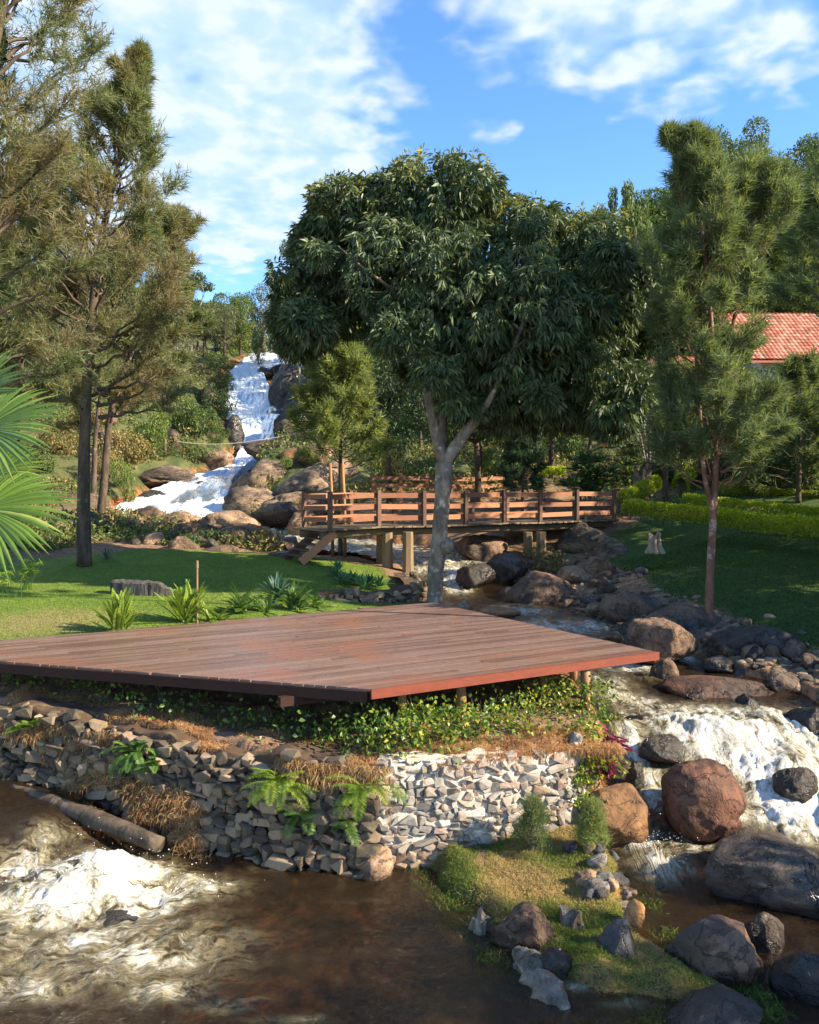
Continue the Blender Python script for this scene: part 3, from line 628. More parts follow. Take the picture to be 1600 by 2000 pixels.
def spray():
    g = np.random.default_rng(88); mb = MB(); tet = np.array([[1, 1, 1], [1, -1, -1], [-1, 1, -1], [-1, -1, 1]], float) * .6; F = [[0, 1, 2], [0, 3, 1], [0, 2, 3], [1, 3, 2]]
    for px, py, z, rx, ry, h, n in [(200, 1712, -4.05, .55, .3, .16, 330), (110, 1770, -4.2, .5, .3, .13, 200), (300, 1740, -4.25, .5, .3, .14, 160), (1440, 1470, -3.5, .8, .3, .14, 320), (1540, 1520, -3.8, .6, .35, .17, 260), (1290, 1660, -4.2, .35, .3, .14, 140), (1245, 1480, -3.7, .2, .4, .16, 120), (1590, 1560, -4.0, .4, .4, .2, 120)]:
        c = G(px, py, z)
        for _ in range(n):
            p = c + np.array([g.normal() * rx * .6, g.normal() * ry * .6, g.exponential() * h * .5 + .02]); s = g.uniform(.0025, .0075) * (1.5 if g.random() < .1 else 1); mb.add(tet * s @ rotm(*g.uniform(0, 6, 3)).T + p, T=F)
    m, nt, out = newmat('spray_drop'); t = NT(nt); t.L.new(t.pbsdf((0.85, 0.87, 0.88, 1), .2, .5), out.inputs[0])
    o = mb.build('spray', m); tag(o, 'white drops of spray over the rapids', 'spray', kind='stuff')
spray()
# ---------------------------------------------------------------- rocks
_ico = {}
def ico(level):
    if level not in _ico:
        b = bmesh.new(); bmesh.ops.create_icosphere(b, subdivisions=level, radius=1.0)
        _ico[level] = (np.array([v.co[:] for v in b.verts]), np.array([[v.index for v in f.verts] for f in b.faces])); b.free()
    return _ico[level]
def rock_geo(level, seed, planes=11, amp=0.10, sharp=0.7, strata=False):
    d, F = ico(level); d = nrm(d); g = np.random.default_rng(seed)
    n = nrm(g.normal(size=(planes, 3))); h = g.uniform(0.5, 0.9, planes)
    n2 = nrm(g.normal(size=(12, 3))); n = np.vstack([n, n2]); h = np.r_[h, g.uniform(.86, 1.05, 12)]
    dn = d @ n.T; r = np.where(dn > 0.08, h / np.maximum(dn, 0.08), 9).min(1)
    r = np.minimum(r, 1.3) * sharp + (1 - sharp) * 0.85
    v = d * r[:, None]
    if level >= 3:
        rg = 1 - np.abs(2 * fbm(v * 2.6 + seed % 57, seed % 40 + 9, 3) - 1)
        dsp = (fbm(v * 1.7 + seed % 97, seed % 50, 4) - .5) * amp * 2.2 + (rg - .75) * amp * 1.3 + (fbm(v * 8 + seed % 31, seed % 50 + 3, 3) - .5) * amp * 0.9
        if strata:
            ph = v[:, 2] * 4.2 + v[:, 0] * 1.1 + (fbm(v * 1.3 + 3, 77, 3) - .5) * 3; fr = ph - np.floor(ph); dsp = dsp + (np.minimum(fr * 3, 1) - .6) * .13
        v = v + d * dsp[:, None]
    elif amp: v = v * (1 + (g.random(len(v)) - .5)[:, None] * amp * .5)
    return v, F
def rock_add(mb, c, half, rot, level, seed, r=0.5, **k):
    v, F = rock_geo(level, seed, **k); v = v @ rotm(*rot).T
    lo, hi = v.min(0), v.max(0); v = (v - (lo + hi) / 2) / ((hi - lo) / 2)
    mb.add(v * np.asarray(half) + np.asarray(c), T=F, r=r)
_rs = [100]
def rock(px, py, D, w, h, mat, label, dr=0.85, name='boulder', group=None, tilt=0.0, level=4, amp=0.10, sharp=0.75, planes=11, bury=0.35):
    _rs[0] += 7; sd = _rs[0]; c = P(px, py, D); k = D / 1600.0; hx = w * k / 2; hz = h * k / 2
    hz2 = hz * (1 + bury); c = c - np.array([0, 0, hz * bury]); g = np.random.default_rng(sd)
    mb = MB(); rock_add(mb, (0, 0, 0), (hx, hx * dr, hz2), (g.uniform(0, 6), g.uniform(0, 6), g.uniform(0, 6)), level, sd, amp=amp, sharp=sharp, planes=planes, strata=(mat == 'r_cliff'))
    mb.V[0] = mb.V[0] @ rotm(0, tilt, 0).T
    o = mb.build(name, M[mat], None, True); o.location = tuple(float(q) for q in c)
    vw = mb.V[0] + c; lw_, dd_ = wlevel(vw[:, 0], vw[:, 1])
    if D < 26: vattr(o, 'wetl', (1 - smst(.03, .16, vw[:, 2] - lw_ + (fbm(vw * 5, 3, 3) - .5) * .2)) * ((dd_ < 1.5) | (D < 10)))
    return tag(o, label, 'rock' if name != 'boulder' else 'boulder', group)
# right river
rock(1366, 1542, 10.0, 150, 126, 'r_red', 'big rounded red brown boulder in the middle of the right rapids', .9, amp=.07, planes=22, sharp=.32, level=5, tilt=.25)
rock(1415, 1598, 9.75, 70, 36, 'r_red', 'small brown rock tucked under the big round boulder in the rapids', name='rock')
rock(1208, 1583, 9.95, 156, 112, 'r_orange', 'smooth orange boulder at the river end of the mortared stone wall', .8, amp=.04, planes=7, sharp=.85, level=5, tilt=.3)
rock(1520, 1700, 8.75, 320, 120, 'r_dark', 'large black wet slab below the white rapids at the right', .8, amp=.10, planes=10, sharp=.6, level=5, tilt=.2)
rock(1292, 1458, 11.0, 95, 44, 'r_wet', 'round mossy rock washed over by water beside the purple plant', amp=.05, sharp=.4, name='rock')
rock(1240, 1412, 11.8, 75, 32, 'r_wet', 'dark wet rock at the water edge under the deck corner', amp=.05, sharp=.4, name='rock')
rock(1552, 1525, 10.35, 82, 58, 'r_dark', 'black splashed rock standing in the white foam at the right', name='rock')
rock(1240, 1520, 10.55, 40, 70, 'r_wet', 'narrow dark rock in the water left of the big round boulder', name='rock')
rock(1292, 1243, 14.6, 142, 78, 'r_brown', 'lichen spotted brown boulder overhanging the stream behind the deck corner', .8, amp=.09, level=5, tilt=-.1)
rock(1298, 1311, 13.7, 66, 58, 'r_brown', 'upright grey brown rock below the lichen spotted boulder', name='rock')
rock(1195, 1244, 15.6, 48, 26, 'r_tan', 'small tan rock peeking over the right deck edge', name='rock')
rock(1405, 1296, 14.2, 74, 32, 'r_dark', 'low dark rock beside the small white chute', name='rock')
rock(1400, 1340, 13.0, 230, 40, 'r_red', 'long flat reddish ledge along the far side of the right river', .6, amp=.06, tilt=.05)
rock(1532, 1325, 13.1, 74, 50, 'r_brown', 'flat topped square rock on the right bank near the ledge', name='rock', sharp=.95, planes=7)
rock(1580, 1410, 11.7, 100, 70, 'r_dark', 'black rock at the right frame edge with water pouring past it', name='boulder')
rock(1470, 1372, 12.4, 60, 34, 'r_dark', 'black rock in front of the flat topped square rock', name='rock')
rock(1500, 1268, 15.0, 250, 90, 'r_dark', 'huge dark sloping rock under the right lawn edge', .6, amp=.07, level=5, tilt=.28)
rock(1330, 1205, 17.2, 180, 60, 'r_brown', 'long shaded rock at the foot of the forked tree', .6, amp=.1, tilt=.12)
rock(1230, 1185, 18.6, 130, 60, 'r_brown', 'shaded brown rock left of the forked tree foot', .7)
rock(1055, 1158, 22.0, 150, 84, 'r_brown', 'rounded brown boulder carrying the right bridge pillars', .8, amp=.07, sharp=.5, level=5)
rock(1176, 1112, 23.6, 74, 54, 'r_tan', 'pale chunky rock below the right end of the bridge', name='rock')
rock(1125, 1120, 23.4, 70, 30, 'r_tan', 'flat pale rock between the bridge pillars and the chunky pale rock', name='rock')
rock(905, 1182, 19.4, 36, 22, 'r_tan', 'small mossy rock at the foot of the mango tree', name='rock')
rock(965, 1196, 19.8, 110, 22, 'r_orange', 'flat orange brown rock in the stream behind the deck', name='rock')
rock(930, 1120, 24.2, 80, 40, 'r_dark', 'black rock splitting the small cascade under the bridge', name='rock')
rock(985, 1105, 25.0, 95, 52, 'r_dark', 'black boulder right of the small cascade under the bridge')
rock(1015, 1072, 30.0, 120, 50, 'r_dark', 'dark boulder in the shade under the middle of the bridge')
rock(940, 1065, 27.6, 110, 46, 'r_brown', 'wide brown rock in the shade behind the mango trunk')
rock(1140, 1062, 27.8, 110, 84, 'r_cliff', 'layered brown outcrop under the right end of the bridge', .7, amp=.12)
rock(1200, 1078, 26.8, 90, 70, 'r_cliff', 'layered shaded outcrop between the bridge and the small tree stump', .6, amp=.12)
# foreground
rock(1022, 1812, 7.75, 136, 100, 'r_brown', 'dark brown angular rock at the left edge of the grassy islet', .8, level=5, tilt=.1)
rock(1208, 1836, 7.45, 88, 74, 'r_slate', 'smooth slate grey rock lying in the islet grass', .9, sharp=.9, planes=9)
rock(1400, 1852, 7.35, 200, 118, 'r_brown', 'broad wet brown boulder at the right tip of the grassy islet', .8, level=5, tilt=.18, sharp=.55)
rock(1490, 1822, 7.7, 90, 86, 'r_brown', 'mossy brown rock behind the broad wet boulder', name='rock')
rock(1580, 1905, 7.0, 150, 110, 'r_dark', 'black wet boulder in the bottom right corner')
rock(1395, 1985, 6.5, 190, 70, 'r_dark', 'low black rock below the islet grass at the bottom edge')
rock(1085, 1882, 7.2, 75, 60, 'r_dark', 'dark rock between the driftwood stump and the islet grass', name='rock')
rock(727, 1672, 9.15, 86, 46, 'r_tan', 'tan block at the foot of the wall where the pale masonry starts', name='rock', sharp=.95, planes=7, bury=.7)
rock(398, 1640, 9.7, 46, 40, 'r_tan', 'small tan rock at the water line under the dry stone wall', name='rock')
rock(85, 1598, 10.6, 130, 44, 'r_wet', 'brown rock just under the foam near the log', name='rock', bury=.8)
rock(250, 1790, 8.2, 110, 30, 'r_wet', 'dark rock showing through the foam of the left cascade', name='rock', amp=.05)
rock(1240, 1775, 7.9, 44, 36, 'r_orange', 'small orange stone on the islet grass', name='rock', bury=.6)
rock(1145, 1712, 8.6, 50, 38, 'r_tan', 'flat tan stone in the sunlit islet grass', name='rock', bury=.6)
# behind the lawn
pile = [(290, 1010, 33, 78, 46, 'r_brown', 'brown rock at the top left of the rock pile by the pool'), (345, 1028, 31.5, 120, 66, 'r_tan', 'big angular tan boulder beside the waterfall pool'), (255, 1040, 31, 80, 62, 'r_dark', 'dark upright rock left of the angular tan boulder'),
 (190, 1050, 30, 66, 64, 'r_tan', 'tan lit rock directly right of the dark trunk'), (230, 1075, 28.5, 90, 40, 'r_dark', 'dark low rock behind the left lawn edge'), (310, 1072, 28.5, 90, 50, 'r_brown', 'brown rock under the angular tan boulder'),
 (385, 1052, 29.5, 110, 72, 'r_brown', 'wide lichen spotted rock in the middle of the pile'), (445, 1022, 31, 130, 50, 'r_tan', 'long pale rock closing the pool'), (460, 1052, 28.6, 110, 62, 'r_tan', 'round brown and tan rock right of the pile middle'),
 (505, 1045, 29, 66, 46, 'r_orange', 'orange angular rock near the stream left of the stairs'), (420, 1078, 26.6, 110, 30, 'r_brown', 'low brown rock touching the rear lawn edge'), (275, 1092, 26, 140, 26, 'r_brown', 'flat brown slab lying behind the lawn'),
 (120, 1075, 28, 90, 40, 'r_brown', 'brown rock left of the dark trunk'), (50, 1080, 27, 110, 50, 'r_dark', 'dark rock under the fan palm leaves'), (60, 1045, 31, 120, 40, 'r_brown', 'brown rock higher up under the palm leaves'), (30, 1110, 23, 120, 30, 'r_dark', 'low dark rock behind the reed plants'),
 (560, 1085, 25.6, 80, 20, 'r_dark', 'dark flat rock under the bridge stairs'), (545, 1060, 28, 60, 22, 'r_dark', 'dark rock in the small stream near the stairs'), (100, 1108, 23.5, 60, 26, 'r_tan', 'small sunlit tan rock left of the trunk foot'),
 (540, 1000, 36, 100, 42, 'r_tan', 'blocky tan rock right of the waterfall pool'), (590, 1012, 33, 60, 40, 'r_tan', 'pointed tan rock beside the thin wooden pole'), (620, 985, 35, 70, 60, 'r_brown', 'brown rock behind the end of the bridge rail'),
 (530, 880, 48, 130, 44, 'r_cliff', 'long brown rock crossing below the upper chute'), (520, 935, 44, 160, 80, 'r_cliff', 'big layered brown outcrop right of the lower cascade'), (600, 950, 41, 150, 100, 'r_cliff', 'layered grey brown outcrop behind the small casuarina'),
 (490, 980, 40.5, 110, 66, 'r_cliff', 'dark foot of the layered outcrop at the pool'), (590, 900, 46, 100, 50, 'r_orange', 'sunlit orange rock on top of the outcrop'), (565, 985, 38.5, 110, 50, 'r_cliff', 'shaded layered rock at the outcrop base'),
 (668, 925, 42, 70, 60, 'r_tan', 'rounded sunlit rock behind the supported young tree'), (562, 760, 62, 80, 100, 'r_dark', 'black cliff face right of the waterfall'), (590, 800, 60, 70, 130, 'r_dark', 'black cliff block further right of the waterfall'), (572, 848, 56.5, 72, 100, 'r_dark', 'dark boulder right of the chute between the falls'),
 (455, 845, 56.5, 44, 70, 'r_dark', 'dark boulder left of the chute between the falls'), (548, 722, 66.5, 44, 24, 'r_dark', 'dark rock on the lip of the waterfall'),
 (520, 726, 66.2, 40, 18, 'r_dark', 'low dark rock under the thin tree on the waterfall lip'), (310, 925, 47.5, 150, 36, 'r_cliff', 'long overhanging ledge left of the lower cascade'), (420, 895, 52, 80, 36, 'r_tan', 'pale rock left of the narrow chute'), (215, 945, 44, 90, 40, 'r_tan', 'pale bank rock at the far left of the cascade'),
 (300, 968, 43.4, 60, 24, 'r_wet', 'dark rock wrapped by the lower cascade'), (395, 948, 46, 44, 18, 'r_wet', 'small dark rock inside the white of the lower cascade'), (200, 990, 39, 60, 30, 'r_tan', 'low tan rock at the left rim of the pool'), (160, 985, 38, 110, 46, 'r_brown', 'brown rock left of the pool behind the trunk')]
for px, py, D, w, h, mt, lb in pile: rock(px, py, D, w, h, mt, lb, .8, name='boulder' if w > 75 else 'rock', amp=.13 if 'cliff' in mt else .1, level=4)
# countable loose stones, alike
def scatter_rocks(n, fn, smin, smax, mats, label, group, name='stone', level=3, flat=.75):
    protos = []
    for k in range(6):
        v = MB(); rock_add(v, (0, 0, 0), (1, .8, flat), (k, k * 2, k * 3), level, 900 + k + len(label) * 3, amp=.1, sharp=.9)
        protos.append(v)
    ob = {}
    for i in range(n):
        x, y = fn(i); s = RNG.uniform(smin, smax); kk = i % 6; mt = mats[i % len(mats)]
        if (kk, mt) not in ob:
            o = protos[kk].build(name, M[mt], None, level > 2); ob[(kk, mt)] = o
        else:
            o = ob[(kk, mt)].copy(); COL.objects.link(o)
        o.location = (x, y, H1(x, y) + s * flat * .35); o.scale = (s, s, s); o.rotation_euler = (RNG.uniform(-.4, .4), RNG.uniform(-.4, .4), RNG.uniform(0, 6.28))
        tag(o, label, 'stone', group)
_bankpts = [(5.0, 27), (5.2, 24), (5.0, 21), (5.2, 18.5), (5.7, 16.5), (6.2, 14.5), (6.8, 12.5), (7.2, 11)]
def bank_fn(i):
    t = RNG.uniform(0, len(_bankpts) - 1.001); k = int(t); a, b = _bankpts[k], _bankpts[k + 1]; f = t - k
    return a[0] + (b[0] - a[0]) * f + RNG.normal() * .45, a[1] + (b[1] - a[1]) * f + RNG.normal() * .3
scatter_rocks(120, bank_fn, .09, .30, ['r_brown', 'r_dark', 'r_tan', 'r_brown'], 'rough brown stone in the rubble bank between the right lawn and the river', 'rubble stones of the right bank')
def isl_fn(i):
    c = G(1205 + RNG.normal() * 42, 1690 + RNG.normal() * 30, -4.05); return c[0], c[1]
scatter_rocks(34, isl_fn, .05, .13, ['r_grey', 'r_tan', 'r_grey', 'r_slate'], 'pale grey broken stone in the heap between the islet and the orange boulder', 'broken stones beside the orange boulder')
def pile_fn(i):
    x = RNG.uniform(-12, -3.6); return x, 27.0 + RNG.uniform(-.8, 4.5) + max(0, (-x - 6) * .25)
scatter_rocks(50, pile_fn, .18, .5, ['r_brown', 'r_tan', 'r_dark'], 'brown stone in the rubble between the lawn and the waterfall pool', 'rubble stones behind the lawn')
def stream_fn(i):
    t = RNG.uniform(6.6, 14); k = int(t); a, b = ST[k], ST[k + 1]; f = t - k
    sd = RNG.choice([-1, 1]) * RNG.uniform(.7, 1.25) * a[3]
    return a[0] + (b[0] - a[0]) * f + sd, a[1] + (b[1] - a[1]) * f + abs(sd) * .3 * RNG.normal()
scatter_rocks(40, stream_fn, .15, .42, ['r_dark', 'r_brown', 'r_dark'], 'dark wet stone along the shaded stream near the bridge', 'stones along the stream')
def slope_fn(i):
    c = P(RNG.uniform(180, 640), RNG.uniform(700, 960), RNG.uniform(44, 62)); return c[0], c[1]
scatter_rocks(26, slope_fn, .4, 1.0, ['r_cliff', 'r_tan', 'r_brown'], 'weathered rock showing through the bushes of the waterfall slope', 'rocks on the waterfall slope')
def lb_fn(i):
    x = RNG.uniform(-5.5, 0.2); return x, float(front(x)) - RNG.uniform(.05, .5)
scatter_rocks(24, lb_fn, .06, .16, ['r_brown', 'r_dark', 'r_tan'], 'fallen stone at the water line under the dry stone wall', 'fallen stones under the wall')

# ---------------------------------------------------------------- retaining walls
_hl = {}
def hull(k):
    """crisp broken stone: hull of a few points scattered near the faces of a block"""
    if k not in _hl:
        g = np.random.default_rng(500 + k); b = bmesh.new(); n = int(g.integers(13, 19)); p = g.uniform(-1, 1, (n, 3)); a = g.integers(0, 3, n)
        for i in range(n): p[i] = np.sign(p[i]) * np.abs(p[i]) ** .5; p[i, a[i]] = np.sign(p[i, a[i]] + .01) * g.uniform(.85, 1)
        p = np.clip(p, -1, 1) * (1 - .12 * (np.abs(p).sum(1, keepdims=True) > 2.3))
        for q in p: b.verts.new(q)
        r_ = bmesh.ops.convex_hull(b, input=b.verts); bmesh.ops.delete(b, geom=list({e for e in r_['geom_interior'] + r_['geom_unused'] if isinstance(e, bmesh.types.BMVert)}), context='VERTS')
        bmesh.ops.bevel(b, geom=list(b.edges), offset=.05, segments=1, affect='EDGES', profile=.5)
        bmesh.ops.triangulate(b, faces=b.faces); b.verts.index_update()
        _hl[k] = (np.array([v.co[:] for v in b.verts]), np.array([[v.index for v in f.verts] for f in b.faces])); b.free()
    return _hl[k]
def wall_curve(x0, x1, n):
    pts = [(x, float(np.interp(x, _fx, _fy))) for x in np.linspace(x0, x1, n)]
    return np.array(pts)
def arc(pts):
    d = np.r_[0, np.cumsum(np.hypot(*np.diff(pts, axis=0).T))]; return d
def stone_wall(pts, ztop, zbot, name, label, stone_mats, back_mat, sz, prot, lean, seed, ragged=0.1, mortar=False):
    d = arc(pts); L = d[-1]; g = np.random.default_rng(seed)
    def at(s):
        x = np.interp(s, d, pts[:, 0]); y = np.interp(s, d, pts[:, 1])
        e = .05; x2 = np.interp(s + e, d, pts[:, 0]); y2 = np.interp(s + e, d, pts[:, 1]); x1 = np.interp(s - e, d, pts[:, 0]); y1 = np.interp(s - e, d, pts[:, 1])
        t = np.array([x2 - x1, y2 - y1]); t = t / max(np.hypot(*t), 1e-6); return np.array([x, y]), t, np.array([t[1], -t[0]])
    c0 = at(L / 2)[0]; root = thing(name, (c0[0], c0[1], zbot(L / 2)), label, 'stone wall')
    # backing
    ns, nz = int(L / .05), 26; V = []
    for i in range(ns):
        s = L * i / (ns - 1); p, t, nn = at(s); a, b = zbot(s), ztop(s)
        for j in range(nz):
            f = j / (nz - 1); off = lean * (1 - f) - .02
            if j >= nz - 3: off = -.02 - (j - nz + 3) * .18; z = b - .005
            else: z = a - .25 + (b - a + .25) * min(1, j / (nz - 4))
            V.append([p[0] + nn[0] * off, p[1] + nn[1] * off, z])
    V = np.array(V); V += (fbm(V * 7, seed, 3) - .5)[:, None] * np.array([.03, .07, .05])
    i = np.arange(ns - 1)[:, None] * nz + np.arange(nz - 1)[None, :]
    Q = np.stack([i, i + nz, i + nz + 1, i + 1], -1).reshape(-1, 4)
    part(MB().add(V, Q=Q), 'wall_core', M[back_mat], root, True)
    mbs = {k: MB() for k in stone_mats}
    z0 = 0.0; row = 0
    hmax = max(ztop(s) - zbot(s) for s in np.linspace(0, L, 20)) 
    while z0 < hmax + .1:
        rh = g.uniform(*sz) * .72; s = g.uniform(0, .1)
        while s < L:
            w = g.uniform(*sz) * g.choice([.8, 1.0, 1.25, 1.7], p=[.25, .35, .25, .15]); hh = rh * g.uniform(.85, 1.25)
            zz = zbot(s) + z0 + g.normal() * .012
            if zz + hh * .3 < ztop(s) - g.uniform(0, ragged) and zz > zbot(s) - .05:
                p, t, nn = at(min(s + w / 2, L)); f = (zz - zbot(s)) / max(ztop(s) - zbot(s), .1)
                off = lean * (1 - f) + g.uniform(*prot)
                k = g.choice(len(stone_mats)); mt = stone_mats[k]
                rz = math.atan2(t[1], t[0]) + g.normal() * .12
                v, F = hull(int(g.integers(60))); v = v @ rotm(g.normal() * .16, g.choice([0, np.pi]) + g.normal() * .14, g.choice([0, np.pi / 2, np.pi]) + g.normal() * .12).T
                lo, hi = v.min(0), v.max(0); v = (v - (lo + hi) / 2) / ((hi - lo) / 2)
                v = (v * np.array([w * .56, .055 + w * (.2 if not mortar else .10), hh * .60])) @ rotm(0, g.normal() * .18, rz).T
                mbs[mt].add(v + np.array([p[0] + nn[0] * (off - .03), p[1] + nn[1] * (off - .03), zz + hh / 2]), T=F, r=g.random())
            s += w * (.92 if not mortar else 1.0)
        z0 += rh * (0.86 if not mortar else .93); row += 1
    return root, mbs
def smat(name, stops, scale=18, bump=.6, rough=.8, stain=False):
    m, nt, out = newmat(name); t = NT(nt); co = t.coord('Position')
    n1 = t.noise(co, scale, 6, .65); n2 = t.noise(co, scale * .25, 4, .6)
    f = t.m('ADD', t.m('MULTIPLY', t.attr('rnd'), .75), t.m('MULTIPLY', n1, .35), clamp=True); c = t.ramp(f, stops)
    c = t.mix(t.m('MULTIPLY', t.ms(n2, .52, .68), .7), c, (0.17, 0.13, 0.06))
    if stain:
        sz = t.N.new('ShaderNodeSeparateXYZ'); t.L.new(co, sz.inputs[0]); st_ = t.ms(t.m('ADD', sz.outputs[2], t.m('MULTIPLY', t.noise(co, 3.0, 5, .65), 1.1)), -3.35, -3.75); c = t.mix(t.m('MULTIPLY', st_, .75), c, (0.20, 0.125, 0.07))
    t.L.new(t.pbsdf(c, rough, .3, t.bump(n1, bump, .02)), out.inputs[0]); return m
M['st_pale'] = smat('wall_stone_pale', [(0.1, (0.12, 0.11, 0.10)), (0.35, (0.24, 0.22, 0.19)), (0.6, (0.36, 0.325, 0.28)), (0.78, (0.20, 0.13, 0.095)), (.9, (0.50, 0.45, 0.38))], stain=True)
M['st_dark'] = smat('wall_stone_dark', [(0.1, (0.035, 0.029, 0.024)), (0.45, (0.10, 0.078, 0.056)), (0.7, (0.21, 0.15, 0.098)), (0.95, (0.33, 0.24, 0.15))])
M['mortar'] = smat('mortar', [(0.1, (0.50, 0.43, 0.34)), (0.8, (0.72, 0.64, 0.53))], 30, .8, .9, True)
M['earth'] = smat('earth', [(0.1, (0.035, 0.022, 0.015)), (0.8, (0.10, 0.062, 0.038))], 12, .9, .95)
xm = -0.42
pw = wall_curve(xm, 1.93, 40); pw = np.vstack([pw, [[2.15, 10.15], [2.22, 10.5]]]); dw = arc(pw)
wt = lambda s: -3.13 + 0.03 * math.sin(s * 2.2)
wb = lambda s: -4.32 + 0.22 * float(smst(.8, 2.4, s))
root, mb = stone_wall(pw, wt, wb, 'mortared_stone_wall', 'pale mortared stone retaining wall in full sun below the deck', ['st_pale'], 'mortar', (.07, .17), (-.035, .008), .05, 7, .05, True)
part(mb['st_pale'], 'stones', M['st_pale'], root)
pl = wall_curve(-9.5, xm, 70)
xl = lambda s: float(np.interp(s, arc(pl), pl[:, 0]))
lt = lambda s: -3.13 + 0.17 * float(smst(-2.5, -5.5, xl(s))) + .05 * math.sin(s * 3.1) + .03 * math.sin(s * 7.7)
lb = lambda s: -4.42 + .2 * float(smst(-3.5, -5.5, xl(s)))
root, mb = stone_wall(pl, lt, lb, 'dry_stone_wall', 'dark weathered dry stone retaining wall above the brown pool at the left', ['st_dark'], 'earth', (.085, .2), (-.02, .09), .22, 8, .12)
part(mb['st_dark'], 'stones', M['st_dark'], root)
# low wall behind the deck, between the lawn and the stream
pb = np.array([(-2.1, 18.3), (-1.0, 18.4), (-.1, 19.1), (0.35, 19.9), (0.1, 21.5), (-.1, 23)]); 
root, mb = stone_wall(pb, lambda s: -2.28 + .04 * math.sin(s * 3), lambda s: -2.95, 'low_stone_wall', 'low grey stone wall at the stream end of the lawn behind the deck', ['st_dark'], 'earth', (.12, .24), (-.01, .05), .08, 9, .08)
part(mb['st_dark'], 'stones', M['st_dark'], root)

# ---------------------------------------------------------------- deck
M['plank'] = wood_mat('deck_plank', (0.115, 0.066, 0.052), (0.205, 0.132, 0.105), .34, .6, (.35, .6, 1), 2.4, .2, wear=(0.22, 0.095, 0.06))
M['fascia'] = wood_mat('deck_fascia', (0.10, 0.028, 0.018), (0.23, 0.055, 0.030), .45, .45, (.5, .5, 3), 4, .3)
M['dkwood'] = wood_mat('dark_joist', (0.022, 0.012, 0.010), (0.055, 0.026, 0.02), .7, .15, (.6, .6, 3), 4, .3)  # joist wood, dark enough to paint shade on the near left fascia
M['log'] = wood_mat('round_log', (0.16, 0.085, 0.04), (0.34, 0.19, 0.085), .65, .3, (1, 1, .2), 6, .4)
def make_deck():
    N_ = G(725, 1346, DK)[:2]; Rr = G(1282, 1273, DK)[:2]; F_ = G(845, 1176, DK)[:2]; BL = G(0, 1251, DK)[:2]; FL = G(0, 1291, DK)[:2]
    BL2 = F_ + (BL - F_) * 1.10; FL2 = N_ + (FL - N_) * 1.22
    poly = np.array([N_, Rr, F_, BL2, FL2])
    a = nrm(Rr - N_); b = np.array([-a[1], a[0]]); root = thing('timber_deck', (poly[:, 0].mean(), poly[:, 1].mean(), -3.1), 'large red brown plank platform on posts above the stone wall', 'deck')
    A = (poly - N_) @ a; B = (poly - N_) @ b
    g = np.random.default_rng(3); mb = MB(); w = .099; gap = .008; k = 0; bb = 0.0
    mb_max = B.max()
    while bb + w < mb_max:
        bm = bb + w / 2; xs = []
        for i in range(5):
            j = (i + 1) % 5
            if (B[i] > bm) != (B[j] > bm): xs.append(A[i] + (A[j] - A[i]) * (bm - B[i]) / (B[j] - B[i]))
        if len(xs) >= 2:
            a0, a1 = min(xs) - g.uniform(0, .018), max(xs) + g.uniform(0, .012); cuts = [a0]; p = a0 + g.uniform(1.0, 3.8)
            while p < a1 - .6: cuts.append(p); p += g.uniform(2.6, 4.2)
            cuts.append(a1)
            for q in range(len(cuts) - 1):
                c0, c1 = cuts[q] + .002, cuts[q + 1] - .002; z = DK - .014 + g.normal() * .0012
                c = N_ + a * (c0 + c1) / 2 + b * bm; r = g.random(); n0 = mb.n
                sk = (FL2 - N_); sl = (sk @ a) / (sk @ b) if q == 0 else 0.0      # the near left ends are sawn along the slanting edge
                sr = ((F_ - Rr) @ a) / ((F_ - Rr) @ b) if q == len(cuts) - 2 and bm < B[2] else 0.0
                ww = w * g.uniform(.97, 1) / 2; V = []; jl = g.uniform(-.012, .012) if q == 0 else 0
                for s_, e_, sl_ in ((c0 + jl, -1, sl), (c1, 1, sr)):
                    for k_ in (-1, 1):
                        for z_ in (-.014, .014):
                            pt = N_ + a * (s_ + sl_ * k_ * ww * .93) + b * (bm + k_ * ww); V.append([pt[0], pt[1], z + z_])
                mb.add(V, Q=[[0, 1, 3, 2], [4, 6, 7, 5], [0, 4, 5, 1], [2, 3, 7, 6], [0, 2, 6, 4], [1, 5, 7, 3]], r=r)
        bb += w + gap; k += 1
    part(mb, 'planks', M['plank'], root)
    def fascia(p, q, h, mat, out, nm='fascia', t=.035, zt=-.03):
        d = nrm(q - p); nn = np.array([d[1], -d[0]]) * out
        part(MB().beam((p[0] + nn[0] * t / 2, p[1] + nn[1] * t / 2, DK + zt - h / 2), (q[0] + nn[0] * t / 2, q[1] + nn[1] * t / 2, DK + zt - h / 2), t, h, up=(0, 0, 1)), nm, M[mat], root)
    fascia(N_ + a * -.01, Rr + a * .03, .118, 'fascia', 1, zt=.0)
    d = nrm(FL2 - N_); fascia(N_ + d * .05, FL2, .13, 'dkwood', -1)  # edge turned from the sun, its shade put in as darker wood
    d = nrm(F_ - Rr); fascia(Rr + d * .03, F_, .12, 'fascia', 1)
    # joists under the planks
    d = b
    for q in np.arange(.4, 8.6, .62):
        # beam parallel to b at offset q along a
        ys = []
        for i in range(5):
            j = (i + 1) % 5
            if (A[i] > q) != (A[j] > q): ys.append(B[i] + (B[j] - B[i]) * (q - A[i]) / (A[j] - A[i]))
        if len(ys) >= 2 and max(ys) - min(ys) > .5:
            p0 = N_ + a * q + b * (min(ys) + .06); p1 = N_ + a * q + b * (max(ys) - .06)
            part(MB().beam((p0[0], p0[1], DK - .09), (p1[0], p1[1], DK - .09), .05, .115), 'joist', M['dkwood'], root)
